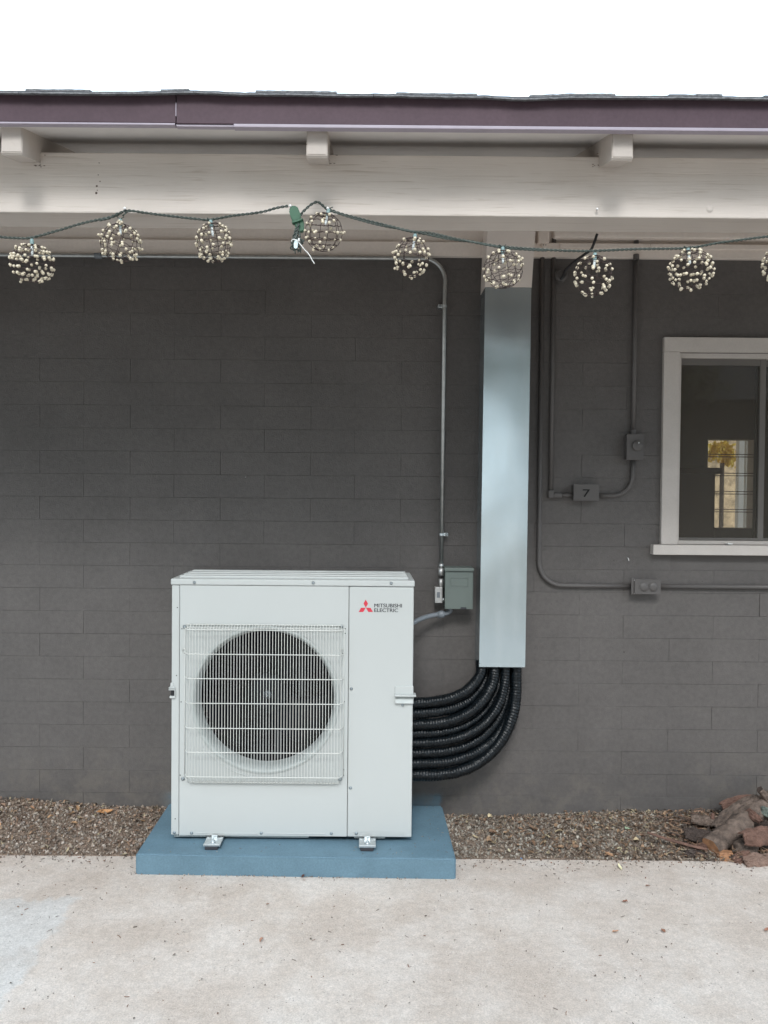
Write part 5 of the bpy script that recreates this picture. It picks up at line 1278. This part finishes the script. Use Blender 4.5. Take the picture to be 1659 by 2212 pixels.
log('branch', [K6(700, 1160, 3.15), K6(880, 1230, 3.14), K6(1010, 1240, 3.135)], .006, .008, M['bark_dark'], 'thin dark twig just left of the orange wood chunk', 'stick', 43)
log('branch', [K6(1250, 1290, 3.09), K6(1450, 1320, 3.085), K6(1800, 1330, 3.08)], .009, .011, M['bark_dark'], 'thin dark branch under the pinkish slab', 'branch', 35)
items = []
for i in range(420):
    p = K6(r.uniform(450, 1650), r.uniform(380, 1180), 3.2); x = p.x; y = r.uniform(3.13, 3.48); z = gz(x, y) + r.uniform(0, .03)
    items.append(chip(r, Vector((x, y, z)), r.uniform(.012, .05), r.uniform(.0012, .004), pick(r, [(.13, .085, .065), (.20, .12, .08), (.09, .07, .06), (.27, .18, .12)])))
tag(scatter('bark_litter', items, M['leafm']), 'loose bark crumbs under and around the woodpile', 'bark litter', kind='stuff')

# ------------------------------------------------------------------ beyond the room: yard behind the house
gw = tag(box('garden_wall', (-1, 13.0, -.03), (12, 13.2, 4.2), M['yardwall'], None, .01), 'pale garden wall behind the house seen through both windows', 'wall')

def tree(x, y, h, cr, seed, label):
    r = random.Random(seed); t = thing('shade_tree', (x, y, 0), label, 'tree', 'shade trees across the yard')
    bm = bmesh.new(); tr = [Vector((x, y, -.05)), Vector((x + r.uniform(-.2, .2), y, h * .3)), Vector((x + r.uniform(-.3, .3), y + r.uniform(-.2, .2), h * .62))]
    add_tube(bm, spline(tr, 6), .16, 10, True, rf=lambda s, th, q: .17 * (1 - .55 * q) + .015 * math.sin(th * 3 + s * 4))
    for i in range(6):
        a_ = i * 1.05 + r.uniform(-.3, .3); b_ = spline(tr, 6)[6 + i % 6]
        add_tube(bm, spline([b_, b_ + Vector((math.cos(a_) * cr * .4, math.sin(a_) * cr * .4, .5)), b_ + Vector((math.cos(a_) * cr * .8, math.sin(a_) * cr * .8, 1.0 + r.uniform(0, .8)))], 4), .05, 6, True, rf=lambda s, th, q: .055 * (1 - .7 * q))
    from_bm('trunk', bm, M['trunk'], t, True)
    V_, F_ = [], []; cl = [(Vector((x, y, h * .66)) + Vector((r.gauss(0, 1) * cr * .48, r.gauss(0, 1) * cr * .42, r.gauss(0, 1) * h * .15)), r.uniform(.45, .85)) for _ in range(40)]
    for i in range(5200):
        c, s = r.choice(cl); p = c + Vector((r.gauss(0, s * .5), r.gauss(0, s * .5), r.gauss(0, s * .4))); q = Euler((r.uniform(0, 6), r.uniform(0, 6), r.uniform(0, 6))).to_matrix(); L = r.uniform(.10, .19); o_ = len(V_)
        V_ += [tuple(p + q @ Vector(v)) for v in ((-L, 0, 0), (0, -L * .45, L * .1), (L, 0, 0), (0, L * .45, L * .1))]; F_ += [(o_, o_ + 1, o_ + 2), (o_, o_ + 2, o_ + 3)]
    me = bpy.data.meshes.new('crown'); me.from_pydata(V_, [], F_); link('crown', me, M['leafy'], t)
for i, (x, y, h, cr, lb_) in enumerate(((-11, -7, 7.6, 2.6, 'shade tree far left behind the camera'), (-7.2, -7, 8, 2.8, 'tall shade tree left behind the camera'), (-3.4, -7, 7.4, 2.7, 'shade tree just left behind the camera'), (.6, -7.5, 7.2, 2.5, 'shade tree straight behind the camera'), (4.2, -6.6, 6.4, 2.3, 'shade tree before the corner of the unseen house'))): tree(x, y, h, cr, 40 + i, lb_)
for i, px in enumerate((1602, 1622)):
    p = at(px, 1000, 9.5); tag(box('white_post', (p.x - .035 - .02 * i, 9.5, -.03), (p.x + .035, 9.58, 2.6), M['tie'], None, .01), ('narrow white post in the rear yard, nearer the middle of the view', 'pale post in the rear yard at the right of the view')[i], 'post')
r2 = random.Random(5); V_, F_ = [], []
for i in range(1100):
    c = at(*(r2.choice(((1566 + r2.gauss(0, 4), 972 + r2.gauss(0, 9)), (1572 + r2.gauss(0, 3), 990 + r2.gauss(0, 7)), (1541 + r2.gauss(0, 2), 975 + r2.gauss(0, 8)), (1629 + r2.gauss(0, 2), 1085 + r2.gauss(0, 14)), (1629 + r2.gauss(0, 2), 1010 + r2.gauss(0, 10))))), 10.5); q = Euler((r2.uniform(0, 6), r2.uniform(0, 6), r2.uniform(0, 6))).to_matrix(); L = r2.uniform(.02, .05); o_ = len(V_); c.y += r2.gauss(0, .1)
    V_ += [tuple(c + q @ Vector(v)) for v in ((-L, 0, 0), (0, -L * .5, 0), (L, 0, 0), (0, L * .5, 0))]; F_ += [(o_, o_ + 1, o_ + 2, o_ + 3)]
t = thing('yellow_shrub', at(1562, 1100, 10.5), 'bright yellow leaved shrub in the rear yard seen through the window', 'shrub')
me = bpy.data.meshes.new('crown'); me.from_pydata(V_, [], F_); link('crown', me, mat('yellow leaf', (.85, .62, .08), .6, bump=0), t)
p = at(1560, 1000, 10.5); tube('stem', [(p.x, 10.5, -.03), (p.x, 10.5, p.z)], .03, M['trunk'], t, 8)
nb_ = thing('unseen_house', (9, -8, 0), 'unseen brown sided house added behind the camera to darken window reflections', 'house')  # added out of view so the window pane reflects something dark
bm = bmesh.new(); add_box(bm, (3.6, -12, -.03), (16, -8.02, 3.4)); from_bm('wall', bm, M['siding'], nb_)
bm = bmesh.new()
for i in range(17): add_box(bm, (3.59, -8.02, i * .2), (16.01, -7.995 + .0, i * .2 + .185))
tag(from_bm('siding_boards', bm, M['siding'], nb_), kind='stuff')
bm = bmesh.new()
vs = [bm.verts.new(v) for v in ((3.1, -7.4, 3.3), (16.5, -7.4, 3.3), (16.5, -10, 4.6), (3.1, -10, 4.6), (3.1, -12.6, 3.3), (16.5, -12.6, 3.3))]
for f in ((0, 1, 2, 3), (3, 2, 5, 4), (0, 3, 4), (1, 5, 2), (0, 4, 5, 1)): bm.faces.new([vs[i] for i in f])
from_bm('roof', bm, M['roof'], nb_)
for o, loc in PENDING:            # put every thing's Empty at its base and keep the parts where they are
    for ch in [c for c in bpy.data.objects if c.parent is o]: ch.matrix_parent_inverse = Matrix.Translation(-loc)
    o.location = loc
